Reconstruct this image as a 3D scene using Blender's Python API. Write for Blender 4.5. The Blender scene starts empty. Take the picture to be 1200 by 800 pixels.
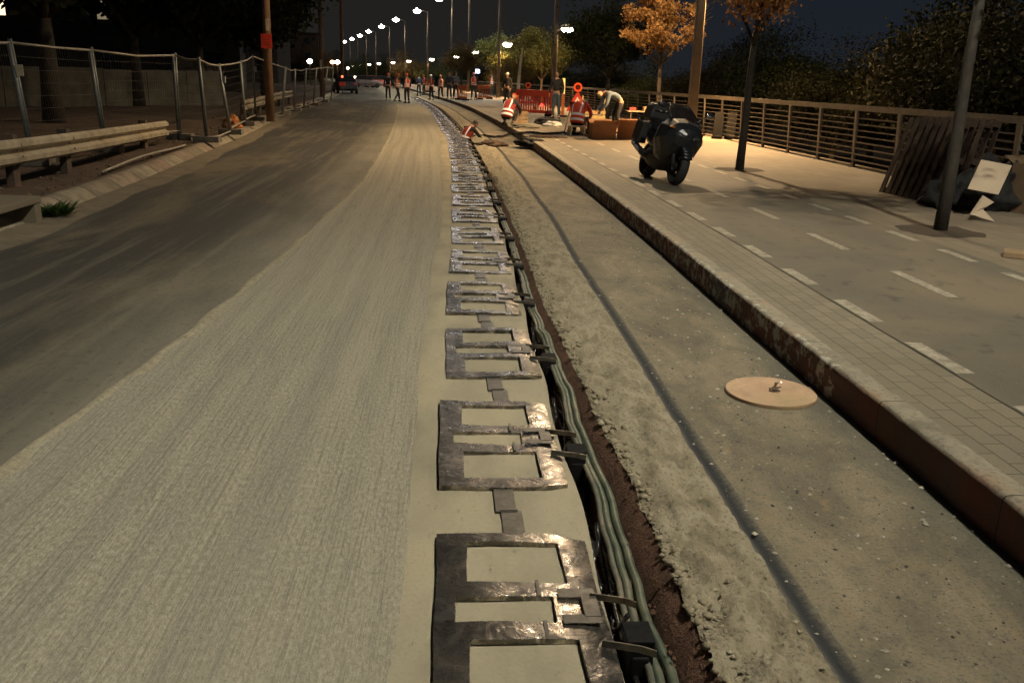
import bpy, bmesh, math, random
import numpy as np
from mathutils import noise as MN
from mathutils import Vector, Matrix, Quaternion
random.seed(7); RNG = np.random.RandomState(11)
SC = bpy.context.scene; COL = SC.collection
PI = math.pi
# ------------------------------------------------------------------ camera (measured from the photograph)
EYE = 1.6; FOC = 1050.0
PITCH = math.atan(307/1050); ROLL = .03
cp, sp = math.cos(PITCH), math.sin(PITCH); cr, sr = math.cos(ROLL), math.sin(ROLL)
FW = Vector((0, cp, -sp)); R0 = Vector((1, 0, 0)); U0 = Vector((0, sp, cp))
RT = cr*R0 + sr*U0; UP = -sr*R0 + cr*U0
def at(px, py, z=0.0):
    """ground point (height z) that was measured at a photo position"""
    d = (px-600)/FOC*RT + (400-py)/FOC*UP + FW
    t = (z-EYE)/d.z
    return Vector((d.x*t, d.y*t, z))
def atd(px, py, Y):
    d = (px-600)/FOC*RT + (400-py)/FOC*UP + FW
    t = Y/d.y
    return Vector((d.x*t, Y, EYE+d.z*t))
cam = bpy.data.cameras.new('camera'); camo = bpy.data.objects.new('camera', cam); COL.objects.link(camo)
M3 = Matrix((RT, UP, -FW)).transposed(); camo.matrix_world = Matrix.Translation((0, 0, EYE)) @ M3.to_4x4()
cam.sensor_width = 36; cam.lens = 36*FOC/1200; cam.clip_end = 3000; cam.clip_start = .05
SC.camera = camo

# ------------------------------------------------------------------ materials
def newmat(name):
    m = bpy.data.materials.new(name); m.use_nodes = True
    nt = m.node_tree; b = nt.nodes['Principled BSDF']
    return m, nt, b
def node(nt, t, ins=None, **kw):
    n = nt.nodes.new(t)
    for k, v in kw.items(): setattr(n, k, v)
    if ins:
        for k, v in ins.items():
            if isinstance(v, bpy.types.NodeSocket): nt.links.new(v, n.inputs[k])
            else: n.inputs[k].default_value = v
    return n
def c4(c): return (c[0], c[1], c[2], 1)
def ramp(nt, fac, stops):
    r = node(nt, 'ShaderNodeValToRGB', {'Fac': fac}); e = r.color_ramp.elements
    while len(e) < len(stops): e.new(.5)
    for i, (p, c) in enumerate(stops):
        e[i].position = p; e[i].color = c4(c) if not isinstance(c, (int, float)) else (c, c, c, 1)
    return r.outputs['Color']
def noise(nt, vec, scale, detail=4, rough=.6, sc=None, dist=0):
    if sc:
        mp = node(nt, 'ShaderNodeMapping', {'Vector': vec, 'Scale': sc}); vec = mp.outputs[0]
    return node(nt, 'ShaderNodeTexNoise', {'Vector': vec, 'Scale': scale, 'Detail': detail, 'Roughness': rough, 'Distortion': dist}).outputs['Fac']
def mix(nt, f, a, b, mode='MIX'):
    n = node(nt, 'ShaderNodeMix', data_type='RGBA', blend_type=mode)
    for s, v in ((n.inputs[0], f), (n.inputs[6], a), (n.inputs[7], b)):
        if isinstance(v, bpy.types.NodeSocket): nt.links.new(v, s)
        else: s.default_value = v if isinstance(v, (int, float)) else c4(v)
    return n.outputs[2]
def vec_of(nt, uv): return node(nt, 'ShaderNodeTexCoord').outputs['UV' if uv else 'Object']
def math_(nt, op, a, b=0.0, clamp=False):
    n = node(nt, 'ShaderNodeMath', operation=op, use_clamp=clamp)
    for s, v in ((n.inputs[0], a), (n.inputs[1], b)):
        if isinstance(v, bpy.types.NodeSocket): nt.links.new(v, s)
        else: s.default_value = v
    return n.outputs[0]
def bump(nt, b, h, strength=.5, dist=.01, prev=None):
    ins = {'Height': h, 'Strength': strength, 'Distance': dist}
    if prev: ins['Normal'] = prev
    n = node(nt, 'ShaderNodeBump', ins); nt.links.new(n.outputs[0], b.inputs['Normal']); return n.outputs[0]
_mc = {}
def mat(name, col, rough=.7, metal=0, var=.25, scale=8, bumps=0.0, bscale=60, dirt=None, uv=False, trans=0, spec=None):
    """a surface of one colour with uneven wear"""
    if name in _mc: return _mc[name]
    m, nt, b = newmat(name); v = vec_of(nt, uv)
    n = noise(nt, v, scale, 5)
    c = ramp(nt, n, [(.3, [x*(1-var) for x in col]), (.7, [min(1, x*(1+var)) for x in col])])
    if dirt:
        d = ramp(nt, noise(nt, v, scale*.45, 6, .7), [(.48, 0), (.68, 1)]); c = mix(nt, d, c, dirt)
    nt.links.new(c, b.inputs['Base Color']); b.inputs['Metallic'].default_value = metal
    r = ramp(nt, noise(nt, v, scale*2.3, 3), [(.3, max(.03, rough-.12)), (.7, min(1, rough+.12))])
    nt.links.new(r, b.inputs['Roughness'])
    if bumps: bump(nt, b, noise(nt, v, bscale, 4), bumps, .01)
    if spec is not None: b.inputs['Specular IOR Level'].default_value = spec
    _mc[name] = m; return m
def emis(name, col, strength):
    if name in _mc: return _mc[name]
    m, nt, b = newmat(name); b.inputs['Base Color'].default_value = c4(col)
    b.inputs['Emission Color'].default_value = c4(col); b.inputs['Emission Strength'].default_value = strength
    _mc[name] = m; return m

# ------------------------------------------------------------------ mesh helpers
class MB:
    """collects shapes into one mesh"""
    def __init__(s): s.v = []; s.f = []; s.mi = []; s.m = 0; s.uv = None
    def add(s, vs, fs):
        o = len(s.v); s.v += [tuple(p) for p in vs]; s.f += [[i+o for i in f] for f in fs]; s.mi += [s.m]*len(fs)
    def box(s, c, d, rot=None, top=1.0):
        x, y, z = d[0]/2, d[1]/2, d[2]/2; t = top
        vs = [(-x, -y, -z), (x, -y, -z), (x, y, -z), (-x, y, -z), (-x*t, -y*t, z), (x*t, -y*t, z), (x*t, y*t, z), (-x*t, y*t, z)]
        if rot is not None: vs = [rot @ Vector(p) for p in vs]
        c = Vector(c); s.add([c+Vector(p) for p in vs], [(0, 3, 2, 1), (4, 5, 6, 7), (0, 1, 5, 4), (1, 2, 6, 5), (2, 3, 7, 6), (3, 0, 4, 7)])
    def bar(s, a, b, w, h=None, up=(0, 0, 1), top=1.0):
        a, b = Vector(a), Vector(b); d = b-a; L = d.length; h = h or w
        z = d.normalized(); x = Vector(up).cross(z)
        if x.length < 1e-4: x = Vector((1, 0, 0)).cross(z)
        if x.length < 1e-4: x = Vector((0, 1, 0))
        x.normalize(); y = z.cross(x)
        s.box((a+b)/2, (w, h, L), Matrix((x, y, z)).transposed(), top)
    def tube(s, pts, r, n=8, caps=True):
        pts = [Vector(p) for p in pts]; rr = r if isinstance(r, (list, tuple)) else [r]*len(pts)
        rings = []; x = None
        for i, p in enumerate(pts):
            t = (pts[min(i+1, len(pts)-1)]-pts[max(i-1, 0)]).normalized()
            if x is None:
                x = t.orthogonal().normalized()
            x = (x-t*x.dot(t)).normalized(); y = t.cross(x)
            rings.append([p+rr[i]*(math.cos(2*PI*k/n)*x+math.sin(2*PI*k/n)*y) for k in range(n)])
        s.loft(rings, caps)
    def loft(s, rings, caps=True):
        n = len(rings[0]); vs = [p for r in rings for p in r]; fs = []
        for i in range(len(rings)-1):
            for k in range(n):
                k2 = (k+1) % n; fs.append((i*n+k, i*n+k2, (i+1)*n+k2, (i+1)*n+k))
        if caps: fs.append(tuple(range(n-1, -1, -1))); fs.append(tuple((len(rings)-1)*n+k for k in range(n)))
        s.add(vs, fs)
    def ball(s, c, r, nu=10, nv=7, rot=None):
        c = Vector(c); r = r if isinstance(r, (list, tuple)) else (r, r, r); rings = []
        for j in range(nv+1):
            a = -PI/2+PI*j/nv; q = max(math.cos(a), .02)
            ring = [Vector((r[0]*q*math.cos(2*PI*k/nu), r[1]*q*math.sin(2*PI*k/nu), r[2]*math.sin(a))) for k in range(nu)]
            rings.append([c+((rot @ p) if rot is not None else p) for p in ring])
        s.loft(rings)
    def lathe(s, prof, c, axis=(0, 0, 1), n=20):
        z = Vector(axis).normalized(); x = z.orthogonal().normalized(); y = z.cross(x); c = Vector(c)
        s.loft([[c+z*h+max(r, .0005)*(math.cos(2*PI*k/n)*x+math.sin(2*PI*k/n)*y) for k in range(n)] for r, h in prof])
    def prism(s, poly, a, b):
        """poly: 3D points of a flat outline; extruded from offset a to offset b"""
        a, b = Vector(a), Vector(b); n = len(poly); P = [Vector(p) for p in poly]
        s.add([p+a for p in P]+[p+b for p in P], [tuple(range(n-1, -1, -1)), tuple(range(n, 2*n))]+[(k, (k+1) % n, n+(k+1) % n, n+k) for k in range(n)])
    def build(s, name, m, parent=None, smooth=False, bevel=0, kind=None, loc=None):
        me = bpy.data.meshes.new(name); me.from_pydata(s.v, [], s.f)
        ms = m if isinstance(m, (list, tuple)) else [m]
        for q in ms: me.materials.append(q)
        if len(ms) > 1: me.polygons.foreach_set('material_index', s.mi)
        if s.uv:
            u = me.uv_layers.new(name='UVMap'); li = np.zeros(len(me.loops), dtype=np.int32); me.loops.foreach_get('vertex_index', li)
            u.data.foreach_set('uv', np.array(s.uv, dtype=np.float32)[li].ravel())
        me.validate(); 
        bm = bmesh.new(); bm.from_mesh(me); bmesh.ops.recalc_face_normals(bm, faces=bm.faces) if s.uv is None else None; bm.to_mesh(me); bm.free()
        if smooth: me.polygons.foreach_set('use_smooth', [True]*len(me.polygons))
        me.update()
        o = bpy.data.objects.new(name, me); COL.objects.link(o)
        if parent is not None: o.parent = parent
        if loc is not None: o.location = loc
        if bevel:
            b = o.modifiers.new('bevel', 'BEVEL'); b.width = bevel; b.segments = 2; b.limit_method = 'ANGLE'
        if kind: o['kind'] = kind
        return o
def tag(o, label, cat, group=None):
    o['label'] = label; o['category'] = cat
    if group: o['group'] = group
    return o
def empty(name, loc, label, cat, group=None, rz=0):
    o = bpy.data.objects.new(name, None); COL.objects.link(o); o.empty_display_size = .2
    o.location = loc; o.rotation_euler = (0, 0, rz); return tag(o, label, cat, group)
def dup(o, parent=None):
    kids = list(o.children); c = o.copy(); COL.objects.link(c); c.parent = parent
    for k in kids: dup(k, c)
    return c
ORD = 'nearest second third fourth fifth sixth seventh eighth ninth tenth eleventh twelfth thirteenth fourteenth fifteenth sixteenth seventeenth eighteenth nineteenth twentieth'.split()
TENS = {2: 'twenty', 3: 'thirty', 4: 'forty', 5: 'fifty'}; TTH = {2: 'twentieth', 3: 'thirtieth', 4: 'fortieth', 5: 'fiftieth'}
def ordn(i):
    n = i+1
    if n <= 20: return ORD[i]
    if n % 10 == 0: return TTH[n//10]
    return TENS[n//10]+'-'+('first' if n % 10 == 1 else ORD[n % 10-1])

# ------------------------------------------------------------------ the road's course: right kerb line
KY = [-40, -10, 0, 2.9, 6, 8.9, 13.3, 19, 27.6, 38, 50, 72, 96, 120, 144, 168, 192, 216, 240, 300, 360]
KX = [4.1, 2.5, 1.98, 1.82, 1.61, 1.43, 1.10, .62, -.18, -1.38, -2.9, -6.4, -10.5, -14.8, -19.8, -25.6, -32, -38.7, -45.6, -63, -80]
def _hermite():
    m = []
    for i in range(len(KY)):
        a, b = max(i-1, 0), min(i+1, len(KY)-1); m.append((KX[b]-KX[a])/(KY[b]-KY[a]))
    return m
KM = _hermite()
def kx(y):
    if y <= KY[0]: return KX[0]+KM[0]*(y-KY[0]), KM[0]
    if y >= KY[-1]: return KX[-1]+KM[-1]*(y-KY[-1]), KM[-1]
    i = max(k for k in range(len(KY)-1) if KY[k] <= y)
    h = KY[i+1]-KY[i]; t = (y-KY[i])/h
    x = (2*t**3-3*t*t+1)*KX[i]+(t**3-2*t*t+t)*h*KM[i]+(-2*t**3+3*t*t)*KX[i+1]+(t**3-t*t)*h*KM[i+1]
    return x, KM[i]*(1-t)+KM[i+1]*t
def P(y, t, z=0.0):
    x, m = kx(y); n = math.hypot(1, m)
    return Vector((x+t/n, y-t*m/n, z))
def heading(y): return math.atan2(-kx(y)[1], 1.0)   # rotation about z so that local +Y runs along the road
def tleft(y):
    ys = [0, 10.4, 14, 18, 25.5, 43, 90]; ts = [-6.5, -6.54, -6.66, -6.9, -7.32, -8.3, -7.9]
    return float(np.interp(y, ys, ts))
def ysteps(y0, y1, d0=.25, grow=.02):
    out = [y0]
    while out[-1] < y1: out.append(out[-1]+max(d0, abs(out[-1])*grow))
    out[-1] = y1; return out
def tmill(y): return float(np.interp(y, [0, 3.3, 5.8, 8.4, 14.5, 29], [-3.95, -3.88, -3.67, -3.58, -3.42, -3.62]))
def sweep(name, prof, mats, y0=-8, y1=330, zf=None, d0=.4, grow=.02, smooth=True, kind='structure'):
    """prof: list of (t, z) or function y -> list; swept along the road; uv = (t, y) in metres"""
    ys = ysteps(y0, y1, d0, grow); mb = MB(); mb.uv = []; rows = []
    for y in ys:
        pr = prof(y) if callable(prof) else prof
        row = []
        for (t, z) in pr:
            if zf: z = zf(t, y, z)
            mb.v.append(tuple(P(y, t, z))); mb.uv.append((t, y)); row.append(len(mb.v)-1)
        rows.append(row)
    for a, b in zip(rows, rows[1:]):
        for k in range(len(a)-1): mb.f.append((a[k], a[k+1], b[k+1], b[k])); mb.mi.append(0)
    return mb.build(name, mats, smooth=smooth, kind=kind)

# ground materials -------------------------------------------------
def m_milled():
    m, nt, b = newmat('milled_road'); v = vec_of(nt, True)
    groove = noise(nt, v, 1, 5, .65, (70, 1.6, 1), .3)
    chips = noise(nt, v, 1, 5, .75, (75, 30, 1)); fine = noise(nt, v, 1, 3, .6, (190, 110, 1)); big = noise(nt, v, 1, 3, .5, (.8, .22, 1))
    wide = noise(nt, v, 1, 2, .5, (7, .12, 1))
    c = ramp(nt, chips, [(.3, (.125, .117, .091)), (.48, (.235, .217, .163)), (.7, (.375, .352, .278))])
    c = mix(nt, ramp(nt, groove, [(.35, .55), (.49, 0)]), c, (.10, .096, .077))
    c = mix(nt, ramp(nt, big, [(.4, 0), (.75, .5)]), c, (.29, .262, .195))
    c = mix(nt, ramp(nt, wide, [(.36, .3), (.55, 0)]), c, (.15, .142, .118))
    nt.links.new(c, b.inputs['Base Color']); b.inputs['Roughness'].default_value = .85
    h = math_(nt, 'ADD', math_(nt, 'MULTIPLY', groove, 1.3), math_(nt, 'ADD', chips, math_(nt, 'MULTIPLY', fine, .4)))
    bump(nt, b, h, .6, .012); return m
def m_asphalt():
    m, nt, b = newmat('dark_asphalt'); v = vec_of(nt, True)
    fine = noise(nt, v, 1, 3, .7, (120, 90, 1)); patch = noise(nt, v, 1, 7, .68, (.75, .2, 1), .35); st = noise(nt, v, 1, 4, .6, (6, .25, 1))
    c = ramp(nt, fine, [(.3, (.020, .019, .016)), (.7, (.054, .050, .040))])
    c = mix(nt, ramp(nt, patch, [(.5, 0), (.64, .7)]), c, (.15, .125, .078))
    c = mix(nt, ramp(nt, st, [(.5, 0), (.66, .55)]), c, (.13, .118, .088))
    # dust thrown from the milled side
    sx = node(nt, 'ShaderNodeSeparateXYZ', {'Vector': v}).outputs[0]
    near = math_(nt, 'MULTIPLY', math_(nt, 'ADD', sx, 4.5), 1.2, True)
    near = math_(nt, 'MULTIPLY', near, noise(nt, v, 1, 4, .6, (1.6, .5, 1)), True)
    c = mix(nt, near, c, (.26, .24, .18))
    nt.links.new(c, b.inputs['Base Color']); b.inputs['Roughness'].default_value = .75
    mid = noise(nt, v, 1, 5, .75, (26, 14, 1)); c = mix(nt, ramp(nt, mid, [(.34, .6), (.46, 0)]), c, (.025, .024, .021)); c = mix(nt, ramp(nt, mid, [(.62, 0), (.72, .3)]), c, (.16, .14, .10))
    nt.links.new(c, b.inputs['Base Color']); bump(nt, b, math_(nt, 'ADD', fine, mid), .5, .008); return m
def m_sand():
    m, nt, b = newmat('sand_strip'); v = vec_of(nt, True)
    n1 = noise(nt, v, 1, 5, .6, (3, 1.5, 1)); n2 = noise(nt, v, 1, 4, .7, (60, 60, 1)); ed = noise(nt, v, 1, 5, .7, (30, 9, 1))
    c = ramp(nt, n1, [(.3, (.20, .178, .125)), (.55, (.30, .265, .185)), (.75, (.36, .31, .20))])
    c = mix(nt, ramp(nt, n2, [(.35, .35), (.5, 0)]), c, (.2, .18, .13))
    c = mix(nt, ramp(nt, ed, [(.6, 0), (.74, .75)]), c, (.11, .10, .075)); c = mix(nt, ramp(nt, n2, [(.62, 0), (.72, .5)]), c, (.36, .34, .28))
    nt.links.new(c, b.inputs['Base Color']); b.inputs['Roughness'].default_value = .9
    bump(nt, b, n2, .25, .006); return m
def m_old():
    m, nt, b = newmat('old_dusty_asphalt'); v = vec_of(nt, True)
    n1 = noise(nt, v, 1, 6, .65, (2.4, 1.2, 1), .6); n2 = noise(nt, v, 1, 4, .7, (70, 70, 1)); n3 = noise(nt, v, 1, 3, .6, (17, 13, 1)); n4 = noise(nt, v, 1, 4, .6, (160, 160, 1))
    c = ramp(nt, n1, [(.25, (.065, .058, .042)), (.48, (.155, .134, .09)), (.72, (.26, .22, .145))])
    c = mix(nt, ramp(nt, n3, [(.28, .7), (.45, 0)]), c, (.085, .082, .066))
    c = mix(nt, ramp(nt, n3, [(.66, 0), (.76, .8)]), c, (.34, .31, .24))
    nn = noise(nt, v, 1, 4, .6, (7, 4, 1)); c = mix(nt, ramp(nt, nn, [(.6, 0), (.72, .5)]), c, (.26, .18, .09))
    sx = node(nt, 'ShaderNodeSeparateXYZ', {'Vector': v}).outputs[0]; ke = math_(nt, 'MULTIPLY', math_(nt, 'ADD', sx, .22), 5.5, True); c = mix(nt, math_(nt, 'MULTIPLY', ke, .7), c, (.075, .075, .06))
    c = mix(nt, ramp(nt, n2, [(.34, .75), (.47, 0)]), c, (.05, .05, .042))
    c = mix(nt, ramp(nt, n2, [(.63, 0), (.72, .6)]), c, (.40, .36, .28))
    nt.links.new(c, b.inputs['Base Color']); b.inputs['Roughness'].default_value = .85
    bump(nt, b, math_(nt, 'ADD', n2, math_(nt, 'MULTIPLY', n4, .5)), .5, .01); return m
def m_spoil():
    m, nt, b = newmat('sand_spoil'); v = vec_of(nt, True)
    n1 = noise(nt, v, 1, 6, .65, (9, 5, 1), .5); n2 = noise(nt, v, 1, 5, .7, (55, 45, 1))
    c = ramp(nt, n1, [(.3, (.14, .122, .08)), (.5, (.26, .225, .152)), (.75, (.36, .325, .24))])
    c = mix(nt, ramp(nt, n2, [(.34, .8), (.47, 0)]), c, (.08, .07, .05)); c = mix(nt, ramp(nt, n2, [(.6, 0), (.72, .6)]), c, (.42, .39, .31))
    nt.links.new(c, b.inputs['Base Color']); b.inputs['Roughness'].default_value = .95
    bump(nt, b, math_(nt, 'ADD', n2, n1), .8, .02); return m
def m_seam():
    m, nt, b = newmat('sunken_joint'); v = vec_of(nt, False); z = node(nt, 'ShaderNodeSeparateXYZ', {'Vector': v}).outputs[2]
    n2 = noise(nt, v, 40, 5, .7); q = math_(nt, 'ADD', math_(nt, 'MULTIPLY', z, 45.0), math_(nt, 'MULTIPLY', n2, .9))
    c = ramp(nt, q, [(-.0, (.028, .03, .032)), (.25, (.05, .05, .046)), (.6, (.15, .135, .095))]); nt.links.new(c, b.inputs['Base Color']); b.inputs['Roughness'].default_value = .9
    bump(nt, b, n2, .7, .01); return m
def m_clay():
    m, nt, b = newmat('red_clay'); v = vec_of(nt, False)
    n1 = noise(nt, v, 9, 6, .65); n2 = noise(nt, v, 60, 4, .7)
    c = ramp(nt, n1, [(.3, (.075, .035, .02)), (.6, (.145, .07, .038)), (.8, (.2, .13, .085))])
    nt.links.new(c, b.inputs['Base Color']); b.inputs['Roughness'].default_value = .9
    bump(nt, b, math_(nt, 'ADD', n1, n2), .9, .03); return m
def m_earth(name='red_earth', a=(.05, .03, .018), c2=(.13, .085, .05)):
    m, nt, b = newmat(name); v = vec_of(nt, False)
    n1 = noise(nt, v, .9, 6, .65); n2 = noise(nt, v, 14, 5, .7)
    c = ramp(nt, n1, [(.3, a), (.7, c2)]); c = mix(nt, ramp(nt, n2, [(.4, .6), (.6, 0)]), c, [x*.6 for x in a])
    nt.links.new(c, b.inputs['Base Color']); b.inputs['Roughness'].default_value = .95
    bump(nt, b, n2, .8, .04); return m
def m_pavers(name, col, w, l, dark=.5, off=.5):
    m, nt, b = newmat(name); v = vec_of(nt, True)
    mp = node(nt, 'ShaderNodeMapping', {'Vector': v, 'Rotation': (0, 0, PI/2)})
    br = node(nt, 'ShaderNodeTexBrick', {'Vector': mp.outputs[0], 'Scale': 1.0, 'Mortar Size': .004, 'Mortar Smooth': .3, 'Brick Width': l, 'Row Height': w,
              'Color1': c4(col), 'Color2': c4([x*.8 for x in col]), 'Mortar': c4([x*.3 for x in col])})
    br.offset = off
    n1 = noise(nt, v, 1, 6, .65, (.9, .6, 1), .6); n2 = noise(nt, v, 1, 4, .7, (70, 70, 1))
    c = mix(nt, ramp(nt, n1, [(.42, 0), (.7, .6)]), br.outputs['Color'], [x*dark for x in col])
    c = mix(nt, ramp(nt, n2, [(.35, .5), (.5, 0)]), c, [x*.55 for x in col])
    nt.links.new(c, b.inputs['Base Color']); b.inputs['Roughness'].default_value = .8
    bump(nt, b, math_(nt, 'SUBTRACT', math_(nt, 'MULTIPLY', n2, .3), br.outputs['Fac']), .5, .006); return m
def m_bike():
    m, nt, b = newmat('bike_path_asphalt'); v = vec_of(nt, True)
    n1 = noise(nt, v, 1, 6, .6, (.7, .5, 1), .8); n2 = noise(nt, v, 1, 4, .7, (110, 110, 1)); n3 = noise(nt, v, 1, 4, .6, (6, 4, 1))
    c = ramp(nt, n2, [(.3, (.07, .064, .048)), (.7, (.135, .122, .09))])
    c = mix(nt, ramp(nt, n1, [(.42, 0), (.65, .7)]), c, (.175, .14, .092))
    c = mix(nt, ramp(nt, n3, [(.3, .85), (.42, 0)]), c, (.05, .045, .036))
    nt.links.new(c, b.inputs['Base Color']); b.inputs['Roughness'].default_value = .75
    bump(nt, b, n2, .35, .006); return m
def m_kerb():
    m, nt, b = newmat('kerb_concrete'); v = vec_of(nt, True)
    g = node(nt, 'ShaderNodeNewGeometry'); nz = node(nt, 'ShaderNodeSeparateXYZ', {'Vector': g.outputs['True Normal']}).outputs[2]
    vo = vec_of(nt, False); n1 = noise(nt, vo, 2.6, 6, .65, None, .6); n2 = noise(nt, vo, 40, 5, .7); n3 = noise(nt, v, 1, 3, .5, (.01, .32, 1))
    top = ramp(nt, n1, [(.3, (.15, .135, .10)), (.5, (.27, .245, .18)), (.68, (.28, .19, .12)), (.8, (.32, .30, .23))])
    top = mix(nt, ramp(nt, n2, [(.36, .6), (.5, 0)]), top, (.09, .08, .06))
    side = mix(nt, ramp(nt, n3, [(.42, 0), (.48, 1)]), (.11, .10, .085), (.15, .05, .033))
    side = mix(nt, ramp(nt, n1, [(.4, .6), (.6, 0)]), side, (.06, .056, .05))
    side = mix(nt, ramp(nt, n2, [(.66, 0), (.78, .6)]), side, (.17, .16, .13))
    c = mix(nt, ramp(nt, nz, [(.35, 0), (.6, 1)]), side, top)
    spv = node(nt, 'ShaderNodeSeparateXYZ', {'Vector': v}); ed = math_(nt, 'LESS_THAN', spv.outputs[0], .04); wp = ramp(nt, noise(nt, vo, 11, 5, .7), [(.5, 0), (.58, .75)])
    c = mix(nt, math_(nt, 'MULTIPLY', math_(nt, 'MULTIPLY', ed, wp), math_(nt, 'GREATER_THAN', spv.outputs[1], 4.5)), c, (.46, .44, .37))
    vy = spv.outputs[1]
    fr = math_(nt, 'FRACT', vy); jt = math_(nt, 'LESS_THAN', fr, .008)
    c = mix(nt, jt, c, (.03, .027, .02))
    nt.links.new(c, b.inputs['Base Color']); b.inputs['Roughness'].default_value = .8
    bump(nt, b, math_(nt, 'ADD', n2, n1), .5, .012); return m
def m_lkerb():
    m, nt, b = newmat('worn_kerb_stone'); v = vec_of(nt, True)
    vy = node(nt, 'ShaderNodeSeparateXYZ', {'Vector': v}).outputs[1]
    cell = node(nt, 'ShaderNodeTexWhiteNoise', {'W': math_(nt, 'FLOOR', vy)}, noise_dimensions='1D').outputs['Value']
    n1 = noise(nt, v, 1, 5, .65, (5, 3, 1))
    c = ramp(nt, cell, [(0, (.20, .165, .115)), (.5, (.30, .265, .19)), (1, (.27, .19, .14))])
    c = mix(nt, ramp(nt, n1, [(.4, .7), (.6, 0)]), c, (.12, .10, .07))
    c = mix(nt, math_(nt, 'LESS_THAN', math_(nt, 'FRACT', vy), .03), c, (.04, .035, .025))
    nt.links.new(c, b.inputs['Base Color']); b.inputs['Roughness'].default_value = .85
    bump(nt, b, n1, .5, .02); return m
MILL, ASPH, SAND, OLD, SPOIL, CLAY, EARTH = m_milled(), m_asphalt(), m_sand(), m_old(), m_spoil(), m_clay(), m_earth()
TLW, TRW = -1.515, -1.32      # trench edges
def tr_edge(y): return -1.265-.11*min(1, max(0, (y-2)/5)) + .022*MN.noise(Vector((y*1.3, 2, 0)))+.014*MN.noise(Vector((y*4.1, 8, 0)))+.012*MN.noise(Vector((y*13, 8, 4)))+.008*MN.noise(Vector((y*37, 8, 4)))

# structure sheets
def groundm():
    return m_earth('far_ground', (.02, .017, .012), (.05, .042, .03))
g = MB(); g.add([(-900, -300, -1.2), (900, -300, -1.2), (900, 1500, -1.2), (-900, 1500, -1.2)], [(0, 1, 2, 3)]); g.build('ground', groundm(), kind='structure')
def lane_z(t, y, z): return z
sweep('road', lambda y: [(tleft(y)+.02, .0)]+[(tleft(y)*(1-k/6)+tmill(y)*(k/6), 0) for k in range(1, 7)], ASPH)
def mz(t, y, z):
    return z+(.004*math.sin(t*23+math.sin(y*.7))+.003*math.sin(t*61+y*.9))*(1 if y < 30 else 0)
sweep('milled_lane', lambda y: [(tmill(y), -.002)]+[(tmill(y)+(-2.08-tmill(y))*k/40, -.006) for k in range(1, 41)], MILL, zf=mz, d0=.2)
# ragged ridge of dust on the milling edge
RGM = mat('pale_dust_ridge', (.24, .215, .15), .95, scale=20, bumps=.8, bscale=60)
sweep('dust_ridge', lambda y: [(tmill(y)-.03+.05*MN.noise(Vector((y*1.7, 0, 0))), .001), (tmill(y), .007+.012*MN.noise(Vector((y*7, 5, 0)))), (tmill(y)+.025+.05*MN.noise(Vector((y*2.9, 9, 0))), -.003)], RGM, d0=.06, grow=.012)
sweep('sand_strip', lambda y: [(-2.22+.02*MN.noise(Vector((y*.9, 4, 0)))+.012*MN.noise(Vector((y*6, 4, 0))), -.012), (-2.16+.02*MN.noise(Vector((y*.9, 4, 0)))+.012*MN.noise(Vector((y*9, 2, 0))), .003), (-2.07, .006), (-1.8, .006), (-1.6, .004), (TLW+.015*math.sin(y*4+1), 0), (TLW+.02, -.09)], SAND, d0=.1)
def trw(y):
    e = tr_edge(y); return [(TLW+.02, -.0901), (TLW+.0, -.28), (TLW+.01, -.47), (TLW+.08, -.48), (e-.12, -.36), (e-.10+.015*MN.noise(Vector((y*4, 0, 0))), -.24), (e-.06+.03*MN.noise(Vector((y*5, 3, 0))), -.12), (e-.02+.02*MN.noise(Vector((y*9, 7, 0))), -.04), (e+.02, .0)]
sweep('trench', trw, CLAY, d0=.08, y1=75)
def sm(y): return .012*math.sin(y*1.3)+.012*MN.noise(Vector((y*3, 1, 1)))+.05*min(1, max(0, (y-8)/6))
def sz(t, y, z):
    if y > 45: return z
    a = max(0, 1-abs(t+1.10)/.21)
    return z+.05*a**.7*(0.6+1.0*MN.noise(Vector((t*9, y*7, 0)))) + .035*a**.5*MN.noise(Vector((t*24, y*20, 3))) + .016*a**.4*MN.noise(Vector((t*55, y*48, 3)))
def sp_prof(y):
    e = tr_edge(y)+.02; return [(e+(-.922+sm(y)-e)*k/20, 0.002 if k else -.004) for k in range(21)]
sweep('sand_bank', sp_prof, SPOIL, zf=sz, y1=120, d0=.02, grow=.010)
sweep('pavement_seam', lambda y: [(-.925+sm(y), .004), (-.905+sm(y), -.004), (-.89+sm(y), -.014), (-.88+sm(y), -.015), (-.868+sm(y), -.006), (-.84+sm(y), .002)], m_seam(), d0=.1, y1=140)
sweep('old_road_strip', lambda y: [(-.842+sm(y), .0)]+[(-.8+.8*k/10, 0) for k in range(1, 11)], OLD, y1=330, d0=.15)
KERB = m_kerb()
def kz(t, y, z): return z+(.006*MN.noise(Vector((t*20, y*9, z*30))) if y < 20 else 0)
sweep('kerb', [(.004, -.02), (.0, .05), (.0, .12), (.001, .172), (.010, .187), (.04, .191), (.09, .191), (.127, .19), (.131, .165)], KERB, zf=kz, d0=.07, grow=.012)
sweep('pavement', [(.132, .186), (.38, .187), (.6, .186)], m_pavers('edge_pavers', (.21, .185, .13), .1, .2), d0=.3)
sweep('bike_path', [(.6, .19)]+[(.6+2.05*k/6, .19) for k in range(1, 7)], m_bike(), d0=.3)
sweep('promenade', [(2.65, .188), (2.66, .192), (4, .192), (5, .192), (5.9, .19)], m_pavers('promenade_pavers', (.20, .165, .115), .2, .4, .55), d0=.3)
sweep('embankment', [(5.9, .19), (6.1, -.1), (8.5, -.8), (10.5, -1.3)], m_earth('dark_bank', (.012, .013, .008), (.035, .035, .02)), d0=1)
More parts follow.
